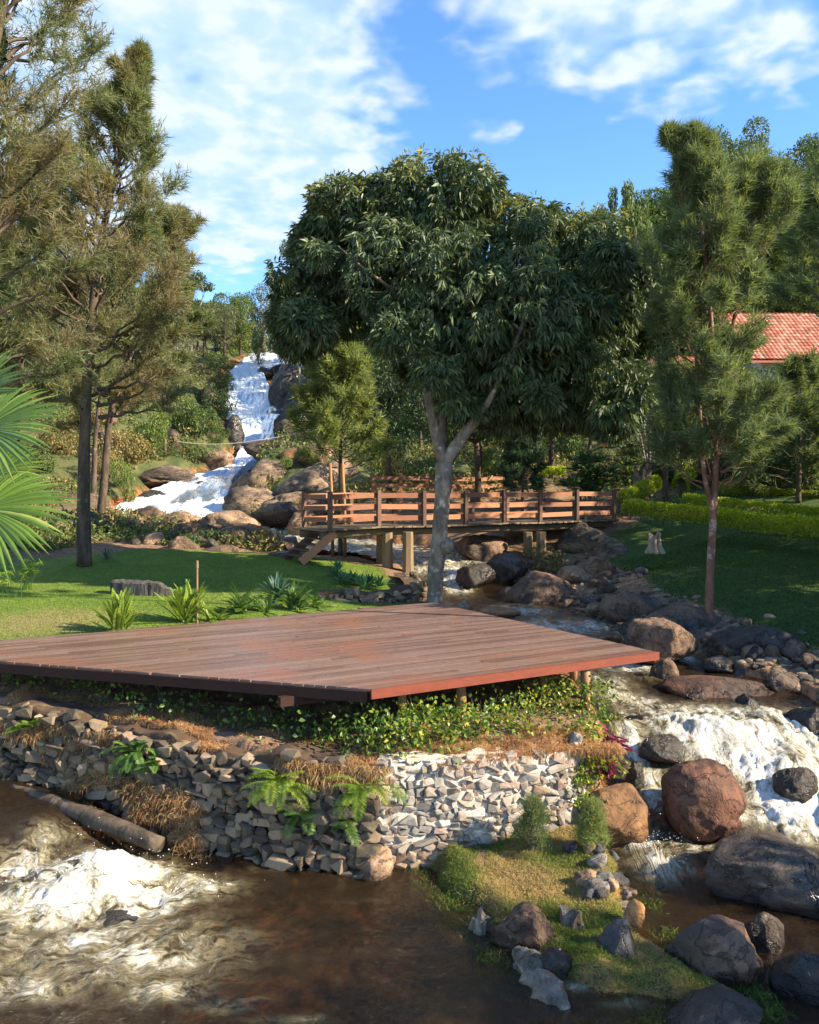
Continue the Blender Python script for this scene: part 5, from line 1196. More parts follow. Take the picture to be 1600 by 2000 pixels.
TR = [('open', 'dark', 372, 512, 82, 130, 'spreading dark tree on the skyline left of the waterfall'), ('round', 'mid', 430, 556, 88, 90, 'yellowish green tree on the skyline above the waterfall'),
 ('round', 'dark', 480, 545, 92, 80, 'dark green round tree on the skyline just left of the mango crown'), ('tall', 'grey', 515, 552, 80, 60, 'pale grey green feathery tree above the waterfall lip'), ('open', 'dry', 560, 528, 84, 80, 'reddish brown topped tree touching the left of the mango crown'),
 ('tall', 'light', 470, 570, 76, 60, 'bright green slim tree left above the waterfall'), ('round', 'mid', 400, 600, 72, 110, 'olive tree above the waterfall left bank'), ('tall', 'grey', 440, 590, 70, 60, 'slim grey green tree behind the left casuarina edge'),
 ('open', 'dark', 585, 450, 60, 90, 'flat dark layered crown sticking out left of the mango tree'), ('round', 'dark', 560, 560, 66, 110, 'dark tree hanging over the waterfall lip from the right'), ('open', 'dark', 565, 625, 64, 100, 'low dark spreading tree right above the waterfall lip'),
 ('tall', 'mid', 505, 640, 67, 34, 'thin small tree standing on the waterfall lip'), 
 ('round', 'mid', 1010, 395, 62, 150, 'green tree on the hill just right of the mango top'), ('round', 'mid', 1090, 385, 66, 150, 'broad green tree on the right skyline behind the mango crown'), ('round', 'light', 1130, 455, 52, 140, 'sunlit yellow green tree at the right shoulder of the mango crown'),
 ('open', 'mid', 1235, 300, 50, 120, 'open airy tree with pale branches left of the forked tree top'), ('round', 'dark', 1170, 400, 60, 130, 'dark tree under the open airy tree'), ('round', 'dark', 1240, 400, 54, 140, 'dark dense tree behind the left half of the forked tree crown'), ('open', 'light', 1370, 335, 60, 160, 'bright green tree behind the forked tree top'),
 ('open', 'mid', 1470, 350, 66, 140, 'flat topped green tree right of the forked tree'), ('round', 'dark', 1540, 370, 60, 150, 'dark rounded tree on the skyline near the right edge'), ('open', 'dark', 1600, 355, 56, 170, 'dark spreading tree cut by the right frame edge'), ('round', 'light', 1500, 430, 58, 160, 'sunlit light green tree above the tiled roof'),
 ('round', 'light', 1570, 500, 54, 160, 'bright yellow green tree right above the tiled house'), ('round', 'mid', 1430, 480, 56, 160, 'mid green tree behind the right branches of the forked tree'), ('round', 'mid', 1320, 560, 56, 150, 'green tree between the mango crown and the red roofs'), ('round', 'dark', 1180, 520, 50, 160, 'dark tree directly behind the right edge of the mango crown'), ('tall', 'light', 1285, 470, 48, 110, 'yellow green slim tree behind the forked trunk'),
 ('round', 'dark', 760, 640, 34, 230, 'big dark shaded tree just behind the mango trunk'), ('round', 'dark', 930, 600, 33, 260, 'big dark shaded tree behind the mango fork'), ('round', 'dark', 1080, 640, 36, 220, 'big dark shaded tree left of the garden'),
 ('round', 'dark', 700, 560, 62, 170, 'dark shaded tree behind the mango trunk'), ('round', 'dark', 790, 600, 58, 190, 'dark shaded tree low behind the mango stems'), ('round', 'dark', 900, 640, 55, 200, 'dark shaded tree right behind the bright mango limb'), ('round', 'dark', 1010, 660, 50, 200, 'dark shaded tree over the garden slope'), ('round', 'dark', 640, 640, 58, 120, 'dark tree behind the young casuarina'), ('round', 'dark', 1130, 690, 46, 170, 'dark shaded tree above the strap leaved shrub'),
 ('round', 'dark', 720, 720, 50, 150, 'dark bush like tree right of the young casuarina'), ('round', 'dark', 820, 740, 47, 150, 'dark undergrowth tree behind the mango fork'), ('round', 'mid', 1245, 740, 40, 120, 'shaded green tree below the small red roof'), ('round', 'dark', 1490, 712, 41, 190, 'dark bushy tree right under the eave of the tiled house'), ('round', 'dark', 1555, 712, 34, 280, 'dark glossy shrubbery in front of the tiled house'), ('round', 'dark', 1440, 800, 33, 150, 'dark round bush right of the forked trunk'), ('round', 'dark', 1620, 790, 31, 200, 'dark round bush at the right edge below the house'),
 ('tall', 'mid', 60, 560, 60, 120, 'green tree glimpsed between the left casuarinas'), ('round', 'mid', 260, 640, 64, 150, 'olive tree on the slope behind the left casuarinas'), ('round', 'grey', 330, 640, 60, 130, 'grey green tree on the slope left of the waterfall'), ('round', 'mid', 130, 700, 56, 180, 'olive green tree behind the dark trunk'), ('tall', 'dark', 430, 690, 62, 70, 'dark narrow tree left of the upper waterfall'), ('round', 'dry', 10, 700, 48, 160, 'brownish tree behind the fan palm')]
for st_, kd, px, pt, D, w, lb_ in TR: put(st_, kd, px, pt, D, w, lb_)
BU = [('mid', 340, 770, 54, 110, 'round olive bush on the slope right of the dark trunk'), ('mid', 395, 790, 54, 80, 'green bush left of the waterfall foot'), ('dark', 425, 745, 60, 70, 'dark green bush beside the upper waterfall'), ('light', 290, 800, 50, 90, 'light green bush on the slope behind the rope post'), ('mid', 380, 850, 51, 90, 'green bush above the long ledge'), ('dry', 235, 830, 47, 120, 'golden brown bush right of the dark trunk'),
 ('dry', 205, 870, 44, 80, 'dry golden shrub beside the thin second trunk'), ('light', 235, 890, 43, 60, 'bright green plant clump near the orange flowers'), ('mid', 320, 870, 49, 70, 'olive shrub directly above the long ledge'), ('dry', 120, 820, 46, 120, 'dry brown shrub left of the dark trunk'), ('mid', 60, 870, 42, 120, 'green shrub behind the palm leaves'), ('dry', 180, 790, 52, 110, 'brown shrub high on the slope behind the dark trunk'),
 ('light', 745, 830, 40, 60, 'sunlit yellow green bush right of the young casuarina'), ('dry', 765, 870, 38, 56, 'orange tinted bush above the far railing'), ('light', 940, 870, 38, 50, 'bright green leafy shrub right of the mango fork'), ('light', 1060, 790, 44, 80, 'light green climbing shrub in the garden'), ('mid', 1100, 830, 40, 90, 'green garden shrub behind the strap leaved plant'), ('light', 1130, 815, 42, 80, 'sunlit green garden shrub near the small wall'), ('mid', 985, 900, 37, 60, 'green shrub left of the small blue green tree'),
 ('dark', 880, 840, 42, 70, 'dark bush behind the mango fork'), ('dark', 1340, 840, 34, 80, 'dark bush left of the forked trunk'), ('mid', 1230, 860, 34, 80, 'green shrub behind the pale thin stems'), ('dark', 1500, 850, 30, 120, 'dark low shrub on the shaded slope'), ('dry', 460, 700, 68, 40, 'brownish bush at the left waterfall lip'), ('light', 250, 905, 42, 40, 'low bright plant by the orange flowers'), ('mid', 30, 960, 34, 110, 'dark green shrub low behind the palm'),
 ('mid', 590, 720, 66, 50, 'bush on the cliff right of the waterfall top'), ('mid', 430, 830, 54, 40, 'shrub clinging left of the chute'), ('dark', 1400, 858, 33, 110, 'dark shrub above the hedges right of the forked trunk'), ('dark', 1455, 870, 34, 120, 'second dark shrub above the hedges'), ('mid', 1560, 872, 32, 120, 'green shrub above the hedges near the right edge'), ('dark', 1615, 880, 31, 110, 'dark shrub above the hedges cut by the right edge'), ('dark', 1300, 880, 34, 80, 'dark shrub behind the leaning tuft shaped hedge'),
 ('light', 560, 905, 44, 40, 'small green plant growing on the layered outcrop')]
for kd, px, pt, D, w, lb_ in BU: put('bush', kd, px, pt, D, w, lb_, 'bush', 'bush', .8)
o = MB(); g = np.random.default_rng(5); c = gH(243, 915, 42); pp = c + g.normal(size=(500, 3)) * np.array([.45, .3, .18]) + np.array([0, 0, .25]); o.leaves(pp, g.normal(size=(500, 3)), .1, .08, g.random(500)); single(o, 'orange_flowers', M['flower'], 'patch of orange red flowers on the bank left of the waterfall', 'flowers', loc=c)['kind'] = 'stuff'
# dense wood on the right slope
g = np.random.default_rng(404)
for i in range(64):
    px = 1130 + (i % 16) * 34 + g.uniform(-16, 16); row = i // 16; D = (64, 58, 53, 49)[row] + g.uniform(-1.5, 1.5); pt = (385, 455, 530, 600)[row] + g.uniform(-22, 22) + (25 if px < 1200 else 0)
    st_ = ['round', 'tall', 'round', 'open'][i % 4] if row == 0 else 'round'; kd = ['mid', 'dark', 'light', 'mid', 'dark'][(i * 7) % 5]
    if row == 3 and px > 1400: continue
    c = gH(px, 900, D); h = min(13, P(px, pt, D)[2] - c[2])
    if h < 2.5: h = 3.5
    hill_tree(st_, kd, i, c, g.uniform(.85, 1.15), h / HT[st_], 'hillside_tree', 'leafy tree packed in the green wood behind the tiled house', 'tree', 'trees behind the tiled house')
# the rest of the wood, alike
g = np.random.default_rng(77); k = 0
for i in range(120):
    D = g.uniform(60, 118); px = g.uniform(-150, 1750); c = gH(px, 900, D)
    lv, dd = wlevel(np.array([c[0]]), np.array([c[1]]))
    if dd[0] < 3.0 or (430 < px < 580 and D < 80): continue
    h = g.uniform(4.5, 7.5) if 330 < px < 620 else g.uniform(6, 10)
    stl = g.choice(['round', 'round', 'tall', 'open']); kd = g.choice(['dark', 'mid', 'mid', 'light', 'grey'] if px < 650 else ['dark', 'mid', 'mid', 'light'])
    hill_tree(stl, kd, i, c, g.uniform(.9, 1.5), h / HT[stl], 'hillside_tree', 'leafy tree standing in the dense wood on the hill', 'tree', 'trees of the hillside wood')
def undergrowth():
    g = np.random.default_rng(12); n = 190000; D = 25 + 65 * g.random(n) ** 1.35; px = g.uniform(-120, 1720, n); x = (px - 800) / 1600 * D; y = D
    lv, dd = wlevel(x, y); keep = (dd > np.where(y > 38, .8, 1.4)); l1 = np.minimum(polysdf(x, y, LAWN1), polysdf(x, y, LAWN2)); keep &= l1 > .6
    nz = fbm(xy3(x, y, .35), 17, 4); keep &= nz > .40 + (y < 34) * .08
    keep &= ~((x > -2) & (x < 14) & (y > 27) & (y < 34.5) & (nz < .62))
    x, y, nz = x[keep], y[keep], nz[keep]; z = H(x, y) + g.random(len(x)) ** 1.5 * (.2 + 2.2 * np.clip(nz - .42, 0, .5)) * (.5 + y / 90)
    B = np.stack([x, y, z], 1); D_ = g.normal(size=(len(x), 3)) + np.array([0, -.3, .6]); s = .10 + y / 400
    kd = fbm(xy3(x, y, .12), 19, 3) + g.normal(size=len(x)) * .05 + np.where(x > -2, -.10, -.04)
    for nm, lo, hi, mt in (('undergrowth', -9, .5, 'h_mid'), ('dry_undergrowth', .5, 9, 'h_dry')):
        q = (kd >= lo) & (kd < hi); mb = MB(); mb.leaves(B[q], D_[q], s[q] * g.uniform(.6, 1.3, q.sum()), s[q] * .45, g.random(q.sum()), bend=.1)
        o = mb.build(nm, M[mt]); tag(o, 'low ' + ('dry brown' if 'dry' in nm else 'green') + ' undergrowth covering the hillside', 'undergrowth', kind='stuff')
undergrowth()

# ---------------------------------------------------------------- the main trees
def mango():
    g = np.random.default_rng(21); D = 20.0; k = D / 1600
    base = P(850, 1180, 19.2); base[2] = H1(base[0], base[1]) - .1; root = thing('mango_tree', base, 'large dark green broadleaf tree with a knobbly pale trunk behind the deck', 'tree')
    tb = MB(); fork = P(868, 905, 19.3)
    tr = smooth_path([base, P(850, 1120, 19.2), P(858, 1060, 19.2), P(864, 980, 19.2), fork], 40); s = np.linspace(0, 1, 40)
    tb.tube(tr, .195 - .02 * s + .05 * np.exp(-(s / .06) ** 2) + .03 * np.exp(-((s - .95) / .1) ** 2), 16, jit=.16)
    kn = P(874, 1068, 19.05); rock_add(tb, kn, (.17, .16, .2), (0, .4, 0), 3, 5, amp=.12, sharp=.3)
    limbs = [([fork, P(845, 830, 19.3), P(828, 700, 19.4), P(815, 600, 19.6), P(800, 470, 19.9), P(790, 400, 20)], .15), ([fork, P(866, 840, 19.8), P(866, 760, 20.1), P(880, 640, 20.5), P(900, 480, 20.8)], .12),
             ([fork, P(895, 865, 19.2), P(930, 815, 19.2), P(1000, 765, 19.1), P(1090, 690, 19.3), P(1160, 620, 19.8)], .17), ([P(915, 835, 19.2), P(960, 780, 18.7), P(1020, 640, 18.5), P(1050, 540, 18.9)], .10),
             ([P(815, 600, 19.6), P(760, 560, 18.6), P(705, 520, 18.2), P(660, 480, 18.3)], .05), ([P(812, 560, 19.6), P(740, 572, 18.5), P(680, 565, 18.1)], .04), ([P(806, 530, 19.7), P(760, 460, 19.6), P(720, 400, 19.6)], .06), ([P(828, 700, 19.4), P(790, 640, 20.5), P(700, 600, 21.5), P(620, 600, 21.6)], .07),
             ([P(880, 640, 20.5), P(940, 540, 21.4), P(1000, 460, 21.6)], .07), ([P(866, 760, 20.1), P(900, 700, 21.2), P(980, 640, 22.2)], .07)]
    for p, r in limbs: q = smooth_path(p, 24); tb.tube(q, np.linspace(r, r * .25, 24), 9, jit=.12, seed=int(r * 100))
    part(tb, 'trunk', M['bark_grey'], root, True)
    L_ = [(770, 470, 140, 110), (690, 420, 85, 70), (640, 470, 60, 60), (865, 395, 105, 80), (800, 370, 60, 45), (1030, 520, 180, 120), (1130, 600, 140, 120), (970, 620, 200, 130), (640, 560, 75, 90), (700, 520, 90, 90), (850, 540, 180, 130), (600, 650, 62, 46), (560, 620, 34, 30), (1030, 710, 160, 80), (1190, 690, 85, 85), (1240, 620, 50, 70), (1150, 480, 80, 55), (1215, 545, 60, 50), (960, 430, 80, 55), (1050, 430, 70, 40), (700, 620, 60, 40), (905, 740, 60, 50), (1090, 770, 90, 50), (1210, 760, 50, 50), (980, 770, 70, 40), (555, 560, 30, 26), (960, 795, 80, 36), (1060, 805, 90, 32), (1150, 800, 60, 36), (1220, 800, 40, 30)]
    Lb = [(850, 700, 70, 60), (900, 745, 70, 60), (850, 650, 110, 50)]
    lobes = [(P(px, py, D + g.uniform(-.6, .8)), (rx * k, max(rx, ry) * k * .95, ry * k)) for px, py, rx, ry in L_] + [(P(px, py, 22.4 + g.uniform(-.4, .4)), (rx * k * 1.1, 1.2, ry * k * 1.1)) for px, py, rx, ry in Lb]
    for _ in range(44):
        px, py, rx, ry = L_[int(g.integers(len(L_)))]; a_ = g.uniform(0, 6.28); q = (px + math.cos(a_) * rx * .95, py + math.sin(a_) * ry * .95); r_ = g.uniform(18, 40)
        lobes.append((P(q[0], q[1], D + g.uniform(-1.9, 1.2)), (r_ * k * 1.2, r_ * k * 1.2, r_ * k)))
    mb = MB(); lobes_crown(mb, lobes, 44000, .225, .054, g, 7, .75, .455, 1.7, .75, thick=.34, out=.5)
    # inner, darker-looking leaves behind the shell
    inner = [(c, tuple(np.array(r) * .72)) for c, r in lobes]
    lobes_crown(mb, inner, 5000, .3, .09, g, 5, .7, .25, 1.2, .3, thick=.5, out=.4, cut=False)
    part(mb, 'crown', M['mango'], root)
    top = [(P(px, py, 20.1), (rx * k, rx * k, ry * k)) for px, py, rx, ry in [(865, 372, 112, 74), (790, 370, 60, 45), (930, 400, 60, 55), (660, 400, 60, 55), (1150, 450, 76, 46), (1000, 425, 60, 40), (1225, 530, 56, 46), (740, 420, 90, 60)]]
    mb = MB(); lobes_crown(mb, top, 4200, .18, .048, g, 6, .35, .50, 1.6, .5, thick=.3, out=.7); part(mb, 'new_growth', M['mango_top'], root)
mango()
T_ = P
casuarina('casuarina_tree', 'tall casuarina with a straight dark trunk at the left lawn edge', 'tree', [gH(165, 1115, 22.7), T_(163, 950, 22.7), T_(168, 760, 22.7), T_(190, 500, 22.7), T_(235, 300, 22.6), T_(278, 105, 22.5)], .19,
          lambda f: 3.7 * (1 - f) ** .9 * (0.9 + .3 * f) + .14, .34, 110, 'cas_old', 1, bl=.26, bw=.024, ntw=24, nbl=34, elev=(12, 60), tw=1.25)
casuarina('casuarina_tree', 'huge brownish casuarina leaning in from beyond the left frame edge', 'tree', [gH(-130, 1150, 18.5), T_(-120, 700, 18.5), T_(-60, 300, 18.5), T_(20, -60, 18.5), T_(80, -330, 18.5)], .26,
          lambda f: 4.3 * (1 - f) ** .45 * (.7 + .6 * f) + .2, .22, 115, 'cas_old', 2, bl=.25, bw=.021, ntw=26, nbl=36, elev=(16, 58), tw=1.25)
casuarina('casuarina_tree', 'darker casuarina behind the straight trunked one reaching toward the waterfall', 'tree', [gH(196, 1040, 31), T_(215, 800, 31), T_(285, 610, 31), T_(355, 435, 31)], .15,
          lambda f: 3.4 * (1 - f) ** .6 * (.8 + .4 * f) + .15, .30, 80, 'cas_old', 3, bl=.38, bw=.036, ntw=26, nbl=32, elev=(10, 50))
casuarina('casuarina_tree', 'middle casuarina filling the gap between the two big left ones', 'tree', [gH(30, 1100, 25.5), T_(30, 850, 25.5), T_(45, 600, 25.5), T_(70, 330, 25.5)], .16,
          lambda f: 3.2 * (1 - f) ** .55 * (.8 + .4 * f) + .15, .36, 80, 'cas_old', 14, bl=.34, bw=.028, ntw=26, nbl=32, elev=(12, 58), tw=1.2)
casuarina('casuarina_tree', 'thin stemmed casuarina close behind the straight dark trunk', 'tree', [gH(182, 960, 40), T_(186, 850, 40), T_(205, 700, 40), T_(230, 520, 40)], .13, lambda f: 2.6 * (1 - f) ** .6 + .2, .5, 40, 'cas_old', 4, bl=.42, bw=.045, ntw=18, nbl=24, elev=(10, 50))
casuarina('casuarina_tree', 'small drooping casuarina in front of the tiled house wall', 'tree', [gH(1560, 960, 28), T_(1562, 850, 28), T_(1565, 735, 28)], .08, lambda f: 2.1 * (1 - f) ** .4 + .15, .06, 52, 'cas_green', 17, bl=.3, bw=.03, ntw=18, nbl=28, elev=(5, 50))
b0 = gH(1384, 1222, 17.0)
casuarina('forked_casuarina_tree', 'slender casuarina whose reddish trunk forks in two on the right bank', 'tree', [b0, T_(1388, 1100, 17), T_(1394, 1000, 17), T_(1402, 850, 17), T_(1392, 650, 17), T_(1372, 450, 17), T_(1352, 275, 17)], .082,
          lambda f: 1.95 * (1 - f) ** .6 * (.75 + .8 * f) + .12, .36, 135, 'cas_green', 5, bl=.24, bw=.019, ntw=24, nbl=34, elev=(32, 74), bark='bark_red', forks=[[T_(1396, 1010, 17), T_(1374, 930, 16.9), T_(1372, 860, 16.9), T_(1358, 700, 16.9), T_(1356, 500, 17), T_(1310, 280, 17)], [T_(1398, 800, 17), T_(1430, 650, 17.2), T_(1455, 500, 17.4), T_(1480, 380, 17.5)]], wob=.3)
casuarina('casuarina_tree', 'casuarina reaching in from the right frame edge over the tiled roof', 'tree', [gH(1668, 1000, 24), T_(1664, 850, 24), T_(1650, 600, 24), T_(1620, 400, 24)], .12, lambda f: 2.9 * (1 - f) ** .5 * (.7 + .5 * f) + .15, .60, 48, 'cas_green', 6, bl=.33, bw=.03, ntw=20, nbl=28, elev=(15, 62))
casuarina('casuarina_tree', 'low branching green casuarina left of the forked trunk near the small red roof', 'tree', [gH(1300, 960, 30), T_(1300, 880, 30), T_(1305, 800, 30), T_(1300, 745, 30)], .10, lambda f: 1.9 * (1 - f) ** .5 + .15, .2, 34, 'cas_green', 16, bl=.34, bw=.034, ntw=18, nbl=26, elev=(10, 55))
casuarina('young_casuarina', 'bright green young casuarina held by wooden poles beside the bridge', 'tree', [gH(665, 1085, 27), T_(665, 960, 27), T_(665, 850, 27), T_(668, 740, 27), T_(672, 655, 27)], .075,
          lambda f: 2.0 * (1 - f) ** .5 * (.85 + .3 * f) + .08, .34, 85, 'cas_young', 7, bl=.27, bw=.030, ntw=20, nbl=26, elev=(22, 66), bark='bark_brown', wob=.3)
casuarina('young_casuarina', 'small blue green young casuarina behind the middle of the bridge', 'tree', [gH(1020, 1000, 31), T_(1022, 900, 31), T_(1018, 790, 31)], .05, lambda f: 1.05 * (1 - f) ** .6 + .1, .12, 44, 'cas_blue', 8, bl=.24, bw=.034, ntw=14, nbl=22, elev=(25, 65))
for i, (px, py, D, h, r, lb_) in enumerate([(1040, 1672, 9.2, .50, .20, 'bushy bright green casuarina seedling at the foot of the pale wall'), (1157, 1668, 9.15, .46, .13, 'narrow green casuarina seedling between the pale wall and the orange boulder')]):
    c = gH(px, py, D); casuarina('casuarina_seedling', lb_, 'shrub', [c, c + np.array([0, 0, h * .5]), c + np.array([.01, 0, h])], .012, lambda f: r * (1 - f) ** .4 + .03, .05, 26, 'cas_green' if i == 0 else 'cas_young', 30 + i, bl=.075, bw=.005, ntw=12, nbl=34, elev=(25, 70), tw=.28)
# unseen trees and bushes added outside the right frame edge to shade bank and foreground
casuarina('casuarina_tree', 'unseen casuarina added just beyond the frame edge to shade the right bank', 'tree', [(12.8, 16.2, -2.4), (12.8, 16.2, 1), (12.8, 16.3, 3.6)], .2, lambda f: 2.6 * (1 - f) ** .5 + .2, .12, 70, 'cas_green', 41, bl=.4, bw=.05, ntw=22, nbl=24, elev=(5, 50))
casuarina('casuarina_tree', 'second unseen casuarina added beyond the frame edge to shade the right lawn', 'tree', [(15.5, 22, -1.8), (15.5, 22, 2), (15.6, 21.9, 4.6)], .2, lambda f: 3.4 * (1 - f) ** .5 + .2, .12, 70, 'cas_green', 42, bl=.4, bw=.05, ntw=22, nbl=24, elev=(5, 50))
def shade_tree(label, loc, s, sz, kd='dark'):
    hill_tree('round', kd, int(loc[0] * 7), (loc[0], loc[1], H1(loc[0], loc[1])), s, sz, 'offframe_shade_tree', label)
shade_tree('unseen round leafy tree added beside the viewpoint to shade the foreground', (12.0, 2.6), .88, .86)
shade_tree('unseen leafy shade tree further right of the viewpoint', (14.6, 1.0), 1.1, 1.0)
shade_tree('unseen slim dense tree added at the waterside to shade the islet', (11.2, 4.3), .5, .74)
for x_, y_, s_, l_ in [(14.6, 18.0, .85, 'unseen dense tree added beyond the frame to shade the right lawn'), (15.2, 24.2, .95, 'unseen dense tree added near the garden path for shade'), (17.5, 21.2, 1.0, 'unseen dense tree added higher on the right lawn for shade'), (13.4, 13.4, .6, 'unseen small dense tree added above the river bend for shade')]: shade_tree(l_, (x_, y_), s_, .82)
shade_tree('unseen leafy tree added above the river bend to shade the bank', (15.5, 14.2), .85, .78)
shade_tree('unseen leafy tree added right of the garden path for shade', (21, 28.5), 1.1, 1.0)
shade_tree('unseen leafy tree added above the garden path for shade', (25, 33), 1.2, 1.1)
shade_tree('unseen leafy shade tree on the right slope beyond the frame', (17.5, 18.5), 1.2, .9)
for x_, y_, z_, l_ in [(11.8, 12.9, 1.75, 'unseen tall bush added above the river bend to shade the right bank'), (10.9, 4.9, 1.55, 'unseen waterside bush added right of the viewpoint to shade the foreground'), (11.5, 6.35, 1.55, 'unseen tall waterside bush added to shade the black slab'), (11.5, 14.4, 1.2, 'unseen bush added beyond the frame edge to shade the right bank')]:
    hill_tree('bush', 'dark', int(x_ * 9 + y_), (x_, y_, H1(x_, y_)), .62 if y_ > 9 else .46, z_, 'bush', l_, 'bush')
casuarina('casuarina_branch_tree', 'casuarina whose branch tip enters the upper right corner', 'tree', [(8.6, 13.6, -2.6), (8.9, 13.6, 2), (8.4, 13.6, 6), (7.9, 13.6, 8.3)], .10, lambda f: .75 * (1 - f) ** .4 + .35, .78, 12, 'cas_green', 43, bl=.25, bw=.02, ntw=12, nbl=26, elev=(20, 50))

# ---------------------------------------------------------------- garden plants
def drac():
    g = np.random.default_rng(9); c = gH(1158, 970, 31.5); c[2] = P(1158, 968, 31.5)[2]; mb = MB(); B = []; D = []
    for i in range(46):
        h = c + np.array([g.normal() * .55, g.normal() * .5, g.uniform(.1, 1.5)]); m_ = 22; d = g.normal(size=(m_, 3)); d[:, 2] = np.abs(d[:, 2]) * .9 + .1; B.append(np.repeat(h[None], m_, 0)); D.append(d)
    B, D = np.vstack(B), np.vstack(D); mb.blades(B, D, g.uniform(.45, .8, len(B)), .055, g.random(len(B)), bend=.25, seg=2)
    root = thing('strap_leaved_shrub', c, 'big dark shrub of long strap leaves behind the bridge railing', 'shrub'); part(mb, 'leaves', M['drac'], root)
    st = MB()
    for i in range(9): a = c + np.array([g.normal() * .2, g.normal() * .2, -.3]); st.tube([a, a + np.array([g.normal() * .4, g.normal() * .3, 1.2])], [.03, .02], 5)
    part(st, 'stems', M['bark_pale'], root, True)
    f = MB(); q = P(1180, 862, 31.2); f.leaves(q + g.normal(size=(60, 3)) * np.array([.06, .05, .12]), g.normal(size=(60, 3)), .08, .05, g.random(60)); part(f, 'flower', M['flower'], root)
drac()
def stems_tree():
    g = np.random.default_rng(10); c = gH(1268, 905, 34); c[2] = P(1268, 905, 34)[2]; root = thing('multi_stemmed_tree', c, 'small garden tree with a fan of pale bare stems left of the forked trunk', 'tree'); tb = MB(); tops = []
    for px, w in ((1243, .045), (1256, .04), (1270, .06), (1279, .045), (1290, .035)):
        t_ = P(px, 810, 34 + g.normal() * .2); t2 = P(px + (px - 1268) * .5, 770, 34 + g.normal() * .3); tb.tube(smooth_path([c + np.array([(px - 1268) * .004, 0, -.2]), t_, t2], 10), np.linspace(w, w * .5, 10), 7, jit=.1); tops.append(t2)
    part(tb, 'stems', M['bark_pale'], root, True); mb = MB(); lobes_crown(mb, [(t + np.array([0, 0, .3]), (.7, .7, .5)) for t in tops], 3500, .16, .07, g, 1, .3, .35, 1.5, .4); part(mb, 'crown', M['h_mid'], root)
stems_tree()
for px, pb_, pt, D, w, bk, lb_ in [(1035, 880, 780, 40, .12, 'bark_pale', 'pale sunlit tree trunk left of the garden steps'), (935, 925, 860, 37, .10, 'bark_brown', 'short brown trunk right of the mango fork'), (1150, 880, 825, 41, .09, 'bark_brown', 'short trunk in the sunlit garden corner')]:
    c = gH(px, pb_, D); c[2] = P(px, pb_, D)[2] - .2; t_ = P(px + 4, pt, D); root = thing('garden_tree', c, lb_, 'tree'); tb = MB().tube(smooth_path([c, (c + t_) / 2 + np.array([.05, 0, 0]), t_], 12), np.linspace(w * 1.2, w * .8, 12), 8, jit=.15); part(tb, 'trunk', M[bk], root, True)
    g = np.random.default_rng(px); mb = MB(); lobes_crown(mb, [(t_ + np.array([g.normal() * .7, g.normal() * .5, .7 + g.normal() * .3]), (1, 1, .7)) for _ in range(4)], 3500, .18, .09, g, 1, .3, .35, 1.2, .4); part(mb, 'crown', M['h_dark'], root)
def hedge(label, pts, w, h, seed, n=9000):
    g = np.random.default_rng(seed); pts = np.array(pts, float); d = np.r_[0, np.cumsum(np.linalg.norm(np.diff(pts, axis=0), axis=1))]
    s = g.random(n) * d[-1]; c = np.stack([np.interp(s, d, pts[:, j]) for j in range(3)], 1); i = np.clip(np.searchsorted(d, s) - 1, 0, len(pts) - 2); t = nrm(pts[i + 1] - pts[i]); nn = np.stack([-t[:, 1], t[:, 0], np.zeros(n)], 1)
    a = g.uniform(-.25, np.pi + .25, n); rr = .82 + .25 * g.random(n) + .22 * (fbm(c * 2.2, seed, 3) - .5)
    B = c + nn * (np.cos(a) * w / 2 * rr)[:, None] + np.array([0, 0, 1.0]) * (np.clip(np.sin(a), -.1, 1) ** 1.0 * h * rr)[:, None]
    D = nn * np.cos(a)[:, None] + np.array([0, 0, 1.0]) * np.sin(a)[:, None] + g.normal(size=(n, 3)) * .7
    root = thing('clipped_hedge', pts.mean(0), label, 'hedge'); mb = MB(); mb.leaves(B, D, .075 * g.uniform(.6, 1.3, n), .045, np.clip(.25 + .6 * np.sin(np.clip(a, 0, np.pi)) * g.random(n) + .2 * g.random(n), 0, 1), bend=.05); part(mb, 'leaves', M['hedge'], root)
    tb = MB()
    for q in np.arange(.2, d[-1], .45):
        p = np.array([np.interp(q, d, pts[:, j]) for j in range(3)]); tb.tube([p + np.array([0, 0, -.25]), p + np.array([g.normal() * .08, g.normal() * .05, h * .85])], [.02, .012], 4, cap=False)
    part(tb, 'stems', M['bark_brown'], root)
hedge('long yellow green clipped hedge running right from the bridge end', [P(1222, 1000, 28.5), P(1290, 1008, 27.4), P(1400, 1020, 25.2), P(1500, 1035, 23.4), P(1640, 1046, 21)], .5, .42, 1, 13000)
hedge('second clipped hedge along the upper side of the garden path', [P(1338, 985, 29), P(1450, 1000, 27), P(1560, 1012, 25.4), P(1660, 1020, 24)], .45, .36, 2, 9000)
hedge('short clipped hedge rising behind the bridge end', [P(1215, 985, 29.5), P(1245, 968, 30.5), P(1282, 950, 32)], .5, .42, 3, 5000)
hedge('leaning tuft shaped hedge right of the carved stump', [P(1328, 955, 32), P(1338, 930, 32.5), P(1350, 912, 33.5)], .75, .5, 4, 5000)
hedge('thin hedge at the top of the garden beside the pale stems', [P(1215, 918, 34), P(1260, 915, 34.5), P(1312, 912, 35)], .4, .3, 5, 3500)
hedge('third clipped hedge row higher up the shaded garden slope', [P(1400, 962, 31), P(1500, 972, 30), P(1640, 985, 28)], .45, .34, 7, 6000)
hedge('narrow hedge behind the bridge left of the strap leaved shrub', [P(1050, 925, 34), P(1105, 925, 34)], .4, .25, 6, 2500)

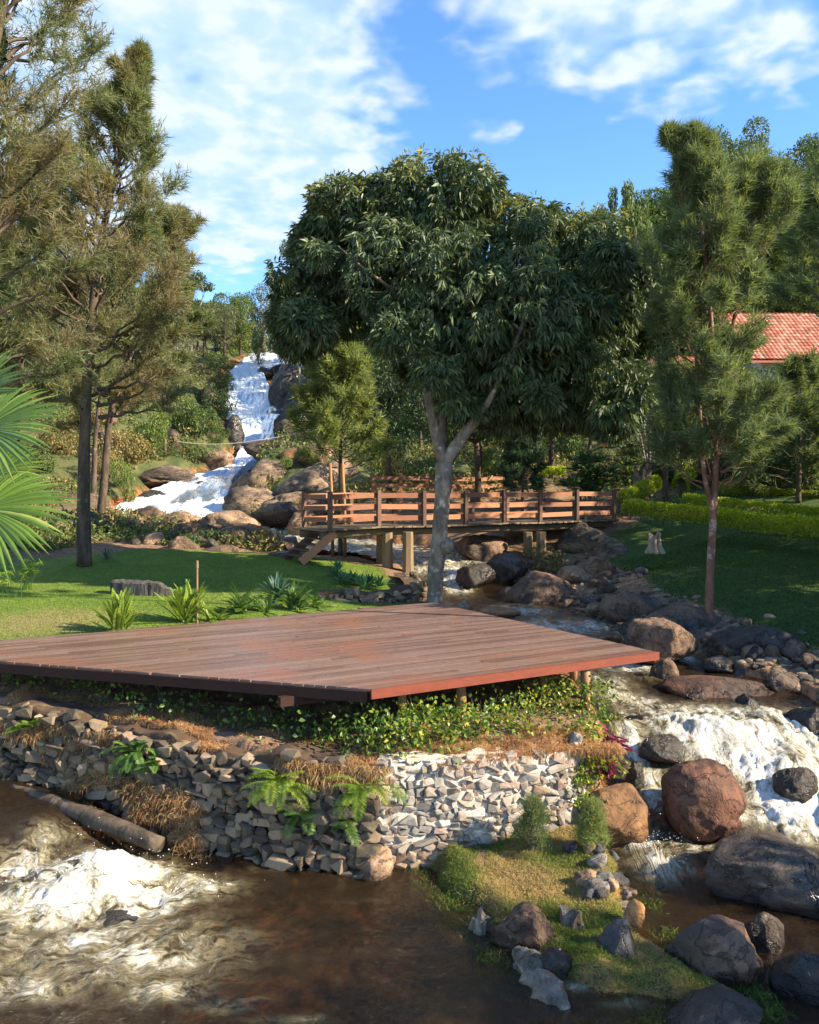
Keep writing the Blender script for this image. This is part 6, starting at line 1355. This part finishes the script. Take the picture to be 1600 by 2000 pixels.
# behind the deck
def bed_fern(px, py, D, n, L, mat, seed, label, **k):
    c = G(px, py, DK - .02); c = P(px, py, c[1] + .12); c[2] = H1(c[0], c[1]); return fern('fern', label, c, n, L, mat, seed, **k)
bed_fern(235, 1232, 0, 50, .74, 'fern', 1, 'bright sword fern with tall upright fronds, leftmost behind the deck', el=(52, 98), arch=26, pl=.07, pw=.022, seg=44)
bed_fern(365, 1215, 0, 56, .76, 'fern', 2, 'bright sword fern around the bamboo stake behind the deck', el=(48, 98), arch=30, pl=.07, pw=.022, seg=44)
bed_fern(420, 1212, 0, 16, .7, 'fern', 22, 'low bright fern right of the bamboo stake', el=(10, 60), arch=30, pl=.06, pw=.028)
bed_fern(470, 1200, 0, 30, .66, 'fern_dark', 3, 'shaded green fern in the middle of the deck border', el=(30, 95), arch=40, pl=.07, pw=.028)
bed_fern(575, 1190, 0, 36, .66, 'fern_dark', 4, 'shaded green fern in front of the agave', el=(30, 95), arch=50, pl=.07, pw=.028)
bed_fern(520, 1196, 0, 20, .6, 'fern_dark', 5, 'low dark fern between the two shaded ferns', el=(20, 80), arch=60, pl=.06, pw=.025)
bed_fern(620, 1185, 0, 16, .5, 'fern_dark', 6, 'small dark fern at the end of the border by the low wall', el=(20, 80), arch=60, pl=.06, pw=.025)
rosette('agave', 'dark blue green agave rosette on the lawn left of the bridge stairs', gH(541, 1136, 17.8) + np.array([0, 0, .02]), 46, .62, .075, 'agave', 1, (2, 80))
g = np.random.default_rng(31); labs = ['leftmost bromeliad of the clump at the lawn corner', 'front left bromeliad beside the foot of the bridge', 'tall middle bromeliad of the clump', 'bromeliad in the middle front of the clump', 'right middle bromeliad near the rock edge', 'rightmost bluish bromeliad at the water edge', 'rear bromeliad under the bridge beam', 'small outer bromeliad on the grass']
for i, (px, py, D) in enumerate([(655, 1098, 21.5), (668, 1108, 20.6), (688, 1098, 21), (700, 1108, 20.6), (722, 1100, 21), (742, 1108, 20.8), (660, 1085, 22.5), (710, 1114, 20.2)]):
    rosette('bromeliad', labs[i], gH(px, py, D), 18, .42, .07, 'brom', 50 + i, (25, 80), 'bromeliad', 'bromeliads at the lawn corner')
def reeds(label, px, D, n, h, seed):
    g = np.random.default_rng(seed); c = gH(px, 1150, D); root = thing('umbrella_sedge', c, label, 'plant'); st = MB(); lf = MB()
    for i in range(n):
        a = c + np.array([g.normal() * .16, g.normal() * .1, 0]); t_ = a + np.array([g.normal() * .12, g.normal() * .08, h * g.uniform(.5, 1)]); st.tube([a, t_], [.008, .005], 3, cap=False)
        d = g.normal(size=(18, 3)); d[:, 2] = d[:, 2] * .3 + .1; lf.blades(np.repeat(t_[None], 18, 0), d, .17, .016, g.random(18), bend=.3)
    part(st, 'stems', M['fern_dark'], root); part(lf, 'leaves', M['fern'], root)
c = G(785, 1238, DK + .006); mb = MB(); mb.leaves(c[None] + 0, np.array([[1.0, .3, .05]]), .13, .07, np.array([.5]), bend=0, N=np.array([[0, 0, 1.0]])); single(mb, 'fallen_leaf', M['flower'], 'single orange fallen leaf lying on the deck planks', 'leaf', loc=c)
reeds('umbrella sedge clump at the left frame edge on the lawn', 14, 17.5, 14, .6, 1); reeds('taller umbrella sedge behind the left lawn corner', 52, 19, 14, .75, 2)
rosette('yucca', 'thin leaved yucca right of the dark trunk foot', gH(208, 1110, 23.5), 26, .5, .03, 'agave', 7, (10, 85), 'plant')
rosette('yucca', 'small green yucca against the rocks at the rear lawn edge', gH(380, 1072, 27), 24, .5, .035, 'brom', 8, (30, 85), 'plant')
rosette('yucca', 'broad leaved plant in the garden behind the far railing', gH(1085, 870, 40), 24, .7, .09, 'brom', 9, (30, 85), 'plant')

# fan palm on the left
def palm():
    g = np.random.default_rng(41); D = 8.6; c = P(-190, 900, D); base = np.array([c[0], c[1], H1(c[0], c[1])]); root = thing('fan_palm', base, 'fan palm with large pleated green leaves entering from the left', 'palm')
    part(MB().tube([base, (base + c) / 2, c + np.array([0, 0, -.1])], [.14, .12, .11], 10, jit=.2), 'trunk', M['bark_brown'], root, True)
    for i, (px, py, dD, r_, tilt, ang) in enumerate([(-35, 840, 0, .95, .25, 8), (-10, 925, .4, .62, .1, -8), (-35, 995, -.3, .98, .4, -8), (-70, 790, .6, .95, .2, 30), (-40, 890, .9, .75, .0, 4), (-100, 940, 1.0, .8, -.1, -5)]):
        h = P(px, py, D + dD); a0 = R(ang); n = 46; pe = MB(); pe.tube(smooth_path([c, (c + h) / 2 + np.array([0, 0, .12]), h], 8), [.02] * 8, 5); pt_ = part(pe, 'petiole', M['palm'], root)
        lf = MB(); ax = np.array([math.cos(a0), -.25, math.sin(a0)]); ax /= np.linalg.norm(ax); nn = np.array([math.sin(tilt) * .3, -.85, .4 + tilt]); nn = nrm(nn - ax * (nn @ ax)); sd = np.cross(nn, ax)
        for k in range(n):
            th = (k / (n - 1) - .5) * R(235); d = ax * math.cos(th) + sd * math.sin(th); l = r_ * (.72 + .28 * math.cos(th * .8)) * g.uniform(.94, 1.04); q = np.linspace(0, 1, 7); dth = R(235) / n / 2 * 1.05
            p = h + d * (q * l)[:, None] + np.array([0, 0, -1.0]) * (q ** 2.6 * l * .15 * g.uniform(.6, 1.3))[:, None] + nn * (np.sin(q * np.pi) * .02)[:, None]
            wv = np.cross(d, nn); w = l * np.array([0, .16, .33, .50, .56, .30, .02]) * dth * 1.12; fold = nn * (w * .45)[:, None]
            V = np.stack([p - wv * w[:, None], p + fold, p + wv * w[:, None]], 1).reshape(-1, 3)
            lf.add(V, Q=[[j * 3 + m_, j * 3 + m_ + 1, j * 3 + m_ + 4, j * 3 + m_ + 3] for j in range(6) for m_ in (0, 1)], r=np.clip(g.normal(.45, .2), 0, 1))
        part(lf, 'fan_leaf', M['palm'], root)
palm()

# ---------------------------------------------------------------- vines, grasses and wall plants
def blades_on(n, fn, ln, w, mat, name, label, seed, up=1.0, spread=.6, bend=.3, zoff=0.0, rf=None, cat='grass'):
    g = np.random.default_rng(seed); x, y, z = fn(g, n); n = len(x); B = np.stack([x, y, z + zoff], 1); D = g.normal(size=(n, 3)) * spread + np.array([0, 0, up])
    r = g.random(n) if rf is None else np.clip(rf(x, y, g), 0, 1)
    mb = MB(); mb.blades(B, D, ln * g.uniform(.5, 1.3, n), w, r, bend=bend, seg=2); o = mb.build(name, M[mat]); return tag(o, label, cat, kind='stuff')
def isle_pts(g, n):
    x = g.uniform(0, 3.1, n); y = g.uniform(6.4, 9.7, n); d = polysdf(x, y, ISL); k = (d < .12 + .1 * (fbm(xy3(x, y, 3), 5, 2) - .5)) & (fbm(xy3(x, y, 2.6), 6, 3) > .22); x, y = x[k], y[k]; return x, y, H(x, y)
blades_on(150000, isle_pts, .075, .0042, 'grass', 'islet_grass', 'short mixed green and straw grass on the islet below the wall', 1, .7, .75, .5, rf=lambda x, y, g: 1.5 * fbm(xy3(x, y, 2.0), 50, 3) - .33 + .5 * g.random(len(x)) + .15 * smst(7.6, 8.8, y))
def isle_edge(g, n):
    x = g.uniform(0, 3.2, n); y = g.uniform(6.2, 9.6, n); d = polysdf(x, y, ISL); k = (np.abs(d - .05) < .13) & (fbm(xy3(x, y, 2.2), 8, 3) > .42); x, y = x[k], y[k]; return x, y, np.maximum(H(x, y), -4.32)
blades_on(45000, isle_edge, .15, .005, 'grass', 'waterside_grass', 'long green grass hanging over the islet edge into the water', 2, .4, .7, .7, rf=lambda x, y, g: g.random(len(x)) * .75)
def top_pts(g, n):
    x = g.uniform(-8.5, 2.6, n); y = front(np.minimum(x, 1.9)) + g.uniform(-.06, .85, n) ** 1.3 * 1.0; k = np.isfinite(y); x, y = x[k], y[k]; k = fbm(xy3(x, y, 1.7), 33, 3) > .40; x, y = x[k], y[k]; z = H(x, y); z = np.maximum(z, np.where(y - front(x) < .2, -3.14, z)); return x, y, z
blades_on(85000, top_pts, .10, .005, 'dry', 'dry_grass', 'dry straw coloured grass along the top of the retaining walls', 3, .25, .9, .6, rf=lambda x, y, g: .25 * g.random(len(x)) + .6 * fbm(xy3(x, y, 2.4), 52, 3) + .28 * smst(-3.2, -5, x) * g.random(len(x)))
def hang_pts(g, n):
    x = g.uniform(-6.5, 0.3, n); m_ = (fbm(xy3(x, x * 0, 1.4), 63, 3) > .47); x = x[m_]; f = front(x); dn = g.random(len(x)) ** 1.6; L = .2 + .55 * smst(.45, .7, fbm(xy3(x, x * 0, 1.1), 64, 2))
    return x, f - .03 - dn * .10 - .08, -3.1 - dn * L
blades_on(8000, hang_pts, .10, .005, 'dry', 'hanging_dry_grass', 'straw coloured dead grass hanging down the dry stone wall', 4, -.7, .6, .6)
def toe_pts(g, n):
    x = g.uniform(-4.9, -2.0, n); f = front(x); v = g.random(n); y = f - .22 - .35 * v; e = smst(-4.9, -4.0, x) * (1 - smst(-2.9, -2.0, x)); k = fbm(np.stack([x * 3, v * 2.2, x * 0], -1), 66, 3) > .60 - .17 * e; x, y, v, e = x[k], y[k], v[k], e[k]; return x, y, -3.6 - .28 * (1 - e) - .62 * v
blades_on(9000, toe_pts, .12, .005, 'dry', 'reddish_dry_roots', 'reddish dead roots and grass on the toe of the dry stone wall above the log', 5, .1, .9, .6)
def bankr(g, n):
    t = g.random(n); x = 1.95 + 1.0 * t + g.normal(size=n) * .12; y = 9.95 + t * 1.7 + g.normal(size=n) * .12; x += .1; z = H(x, y); k = z > -4.2; return x[k], y[k], z[k]
blades_on(12000, bankr, .09, .006, 'dry', 'bank_grass', 'orange dry grass on the earth bank at the river end of the wall', 6, .3, .9, .5)
def lawn_edge(g, n):
    x = g.uniform(-9, .4, n); y = 12.6 + g.random(n) * 13; d = polysdf(x, y, LAWN1); k = (np.abs(d) < .12); x, y = x[k], y[k]; return x, y, H(x, y)
blades_on(60000, lawn_edge, .08, .008, 'lawn', 'lawn_edge_grass', 'longer green grass along the edge of the left lawn', 7, .8, .5, .3)
def lawn_all(g, n):
    y = 12.8 + 13 * g.random(n) ** 1.5; x = g.uniform(-9.5, 0.5, n); d = polysdf(x, y, LAWN1); k = d < 0; x, y = x[k], y[k]; return x, y, H(x, y)
blades_on(150000, lawn_all, .035, .009, 'lawn', 'lawn_grass', 'short mown green grass of the left lawn', 8, .8, .6, .3)
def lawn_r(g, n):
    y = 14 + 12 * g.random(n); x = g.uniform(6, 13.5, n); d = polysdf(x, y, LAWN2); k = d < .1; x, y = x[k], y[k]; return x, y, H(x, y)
blades_on(90000, lawn_r, .06, .012, 'lawn_shade', 'right_lawn_grass', 'green grass of the shaded right lawn', 9, .8, .6, .3)
def vines():
    g = np.random.default_rng(61)
    def vine(name, label, cs, n, s, mat='vine', cat='creeper', sp=(.28, .2, .18), stems=True, bias=0.0):
        B = []; tb = MB()
        for c in cs:
            m_ = int(n * .62 / len(cs)); p = np.asarray(c) + g.normal(size=(m_, 3)) * np.array(sp); p[:, 2] = np.asarray(c)[2] + np.abs(p[:, 2] - c[2]); B.append(p)
            for _ in range(5):
                q = np.asarray(c) + g.normal(size=3) * np.array(sp); q[2] = min(q[2], DK - .16); tb.tube(smooth_path([np.array([c[0], c[1], c[2] - .05]), (q + c) / 2 + g.normal(size=3) * .05, q], 6), [.004] * 6, 3, cap=False)
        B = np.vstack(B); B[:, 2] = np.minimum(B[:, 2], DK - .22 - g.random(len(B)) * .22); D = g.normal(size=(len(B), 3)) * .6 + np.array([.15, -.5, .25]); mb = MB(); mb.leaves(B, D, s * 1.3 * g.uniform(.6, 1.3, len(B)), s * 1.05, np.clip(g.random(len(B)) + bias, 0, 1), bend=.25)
        root = thing(name, np.mean(cs, 0), label, cat); part(mb, 'leaves', M[mat], root)
        if stems: part(tb, 'stems', M['bark_brown'], root)
    f = lambda px, D, dz=0.0: (lambda c: np.array([c[0], c[1], H1(c[0], c[1]) + dz]))(P(px, 1400, D))
    vine('creeper', 'leafy creeper around the first round deck post', [f(760, 9.9), f(790, 9.85), f(820, 9.9, .15), f(805, 10.2, .3), f(780, 9.7)], 1300, .05, sp=(.28, .2, .30), bias=.05)
    vine('creeper', 'leafy creeper around the second round deck post', [f(870, 10.1), f(905, 10.3), f(930, 10.2, .1), f(890, 10.1, .25), f(850, 9.8)], 1100, .05, sp=(.28, .2, .28), bias=.05)
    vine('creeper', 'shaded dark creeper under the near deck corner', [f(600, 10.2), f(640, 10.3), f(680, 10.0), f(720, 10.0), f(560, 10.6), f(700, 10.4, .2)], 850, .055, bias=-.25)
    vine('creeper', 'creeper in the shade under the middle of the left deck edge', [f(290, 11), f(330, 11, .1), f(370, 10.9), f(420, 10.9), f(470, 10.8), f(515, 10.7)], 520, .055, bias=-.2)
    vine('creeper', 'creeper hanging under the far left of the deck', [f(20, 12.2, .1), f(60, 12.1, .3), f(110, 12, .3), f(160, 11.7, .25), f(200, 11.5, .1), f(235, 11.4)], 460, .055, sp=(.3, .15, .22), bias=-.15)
    vine('weeds', 'yellow green weeds between the second and third deck posts', [f(960, 10.6), f(990, 10.8, .1), f(1010, 10.5), f(1035, 10.9, .15), f(1050, 10.4)], 900, .045, sp=(.2, .2, .22), bias=.1)
    vine('weeds', 'tall straggly weeds at the river end under the deck', [f(1060, 11.4, .2), f(1090, 11.4), f(1075, 11.6, .4), f(1110, 11.2), f(1130, 11.6, .2)], 850, .04, sp=(.18, .18, .26), bias=.1)
    vine('creeper', 'bright creeper beside the corner post over the river', [f(1150, 11.5, .1), f(1165, 11.7, .35), f(1180, 11.7, .2), f(1160, 11.3)], 520, .05, sp=(.14, .14, .22))
    vine('weeds', 'yellow green weeds on the orange earth bank', [f(1135, 10.4), f(1150, 10.6), f(1165, 10.9), f(1185, 11.1), f(1130, 10.1)], 900, .045, sp=(.14, .14, .14), bias=.15)
    c = np.array([P(1137, 1530, 10.0), P(1150, 1500, 10.1), P(1178, 1490, 10.2), P(1195, 1510, 10.2), P(1140, 1570, 9.95)])
    vine('weeds', 'golden leafy weeds hanging on the bank above the orange boulder', list(c), 700, .045, sp=(.09, .08, .1), stems=False, bias=.2)
    for i, (px, py, D, lb_) in enumerate([(1197, 1455, 10.55, 'purple leaved cordyline on the river bank'), (1185, 1500, 10.35, 'second smaller purple cordyline lower on the river bank')]):
        q = P(px, py, D - .2); d = g.normal(size=(70, 3)); d[:, 2] = d[:, 2] * .6 + .3; mb = MB(); bb = q + g.normal(size=(70, 3)) * np.array([.05, .05, .07]); mb.blades(bb, d, .23 if i == 0 else .15, .035, g.random(70), bend=.3, seg=2); single(mb, 'cordyline', M['cord'], lb_, 'plant', loc=q)
vines()
def wall_fern(px, py, D, n, L, mat, seed, label, **k):
    c = P(px, py, D); k.setdefault('azr', (-2.9, -.2)); return fern('wall_fern', label, c, n, L, mat, seed, **k)
kf = dict(el=(-10, 65), arch=75, pl=.10, pw=.0085, seg=30)
wall_fern(545, 1530, 9.35, 26, .50, 'fern', 1, 'large feathery fern growing from the middle of the dry stone wall', **kf)
wall_fern(585, 1590, 9.25, 10, .36, 'fern_dark', 11, 'smaller feathery fern below the large wall fern', **kf)
wall_fern(712, 1545, 9.1, 20, .50, 'fern', 2, 'feathery fern growing where the dark and pale walls meet', **kf)
wall_fern(672, 1605, 9.2, 7, .26, 'fern_dark', 12, 'small drooping fern low on the dark wall end', **kf)
wall_fern(262, 1465, 10.2, 20, .40, 'fern_dark', 3, 'dense green fern on the upper left part of the dry stone wall', el=(-10, 80), arch=70, pl=.07, pw=.018, seg=26)
wall_fern(300, 1490, 10.05, 10, .30, 'fern_dark', 13, 'small fern right below the dense wall fern', el=(-10, 80), arch=70, pl=.06, pw=.018, seg=22)
wall_fern(62, 1420, 10.9, 9, .36, 'fern', 4, 'yellow green fern at the far left end of the wall', el=(0, 80), arch=60, pl=.07, pw=.024, seg=20)
wall_fern(98, 1510, 10.9, 5, .18, 'fern', 5, 'tiny fern low on the left end of the wall', el=(0, 80), arch=60, pl=.05, pw=.018, seg=16)
def rubble():
    g = np.random.default_rng(3); mb = MB()
    for i in range(900):
        t = g.uniform(0, len(_bankpts) - 1.001); k = int(t); a, b = _bankpts[k], _bankpts[k + 1]; f = t - k; x = a[0] + (b[0] - a[0]) * f + g.normal() * .6; y = a[1] + (b[1] - a[1]) * f + g.normal() * .3; s = g.uniform(.04, .13)
        rock_add(mb, (x, y, 0), (s, s * .8, s * .6), tuple(g.uniform(0, 6, 3)), 2, int(g.integers(9999)), g.random(), sharp=.95); mb.V[-1][:, 2] += H1(x, y) if i % 1 == 0 else 0
    o = mb.build('bank_gravel', M['st_dark']); tag(o, 'small broken stones filling the rubble bank under the right lawn', 'rubble', kind='stuff')
rubble()
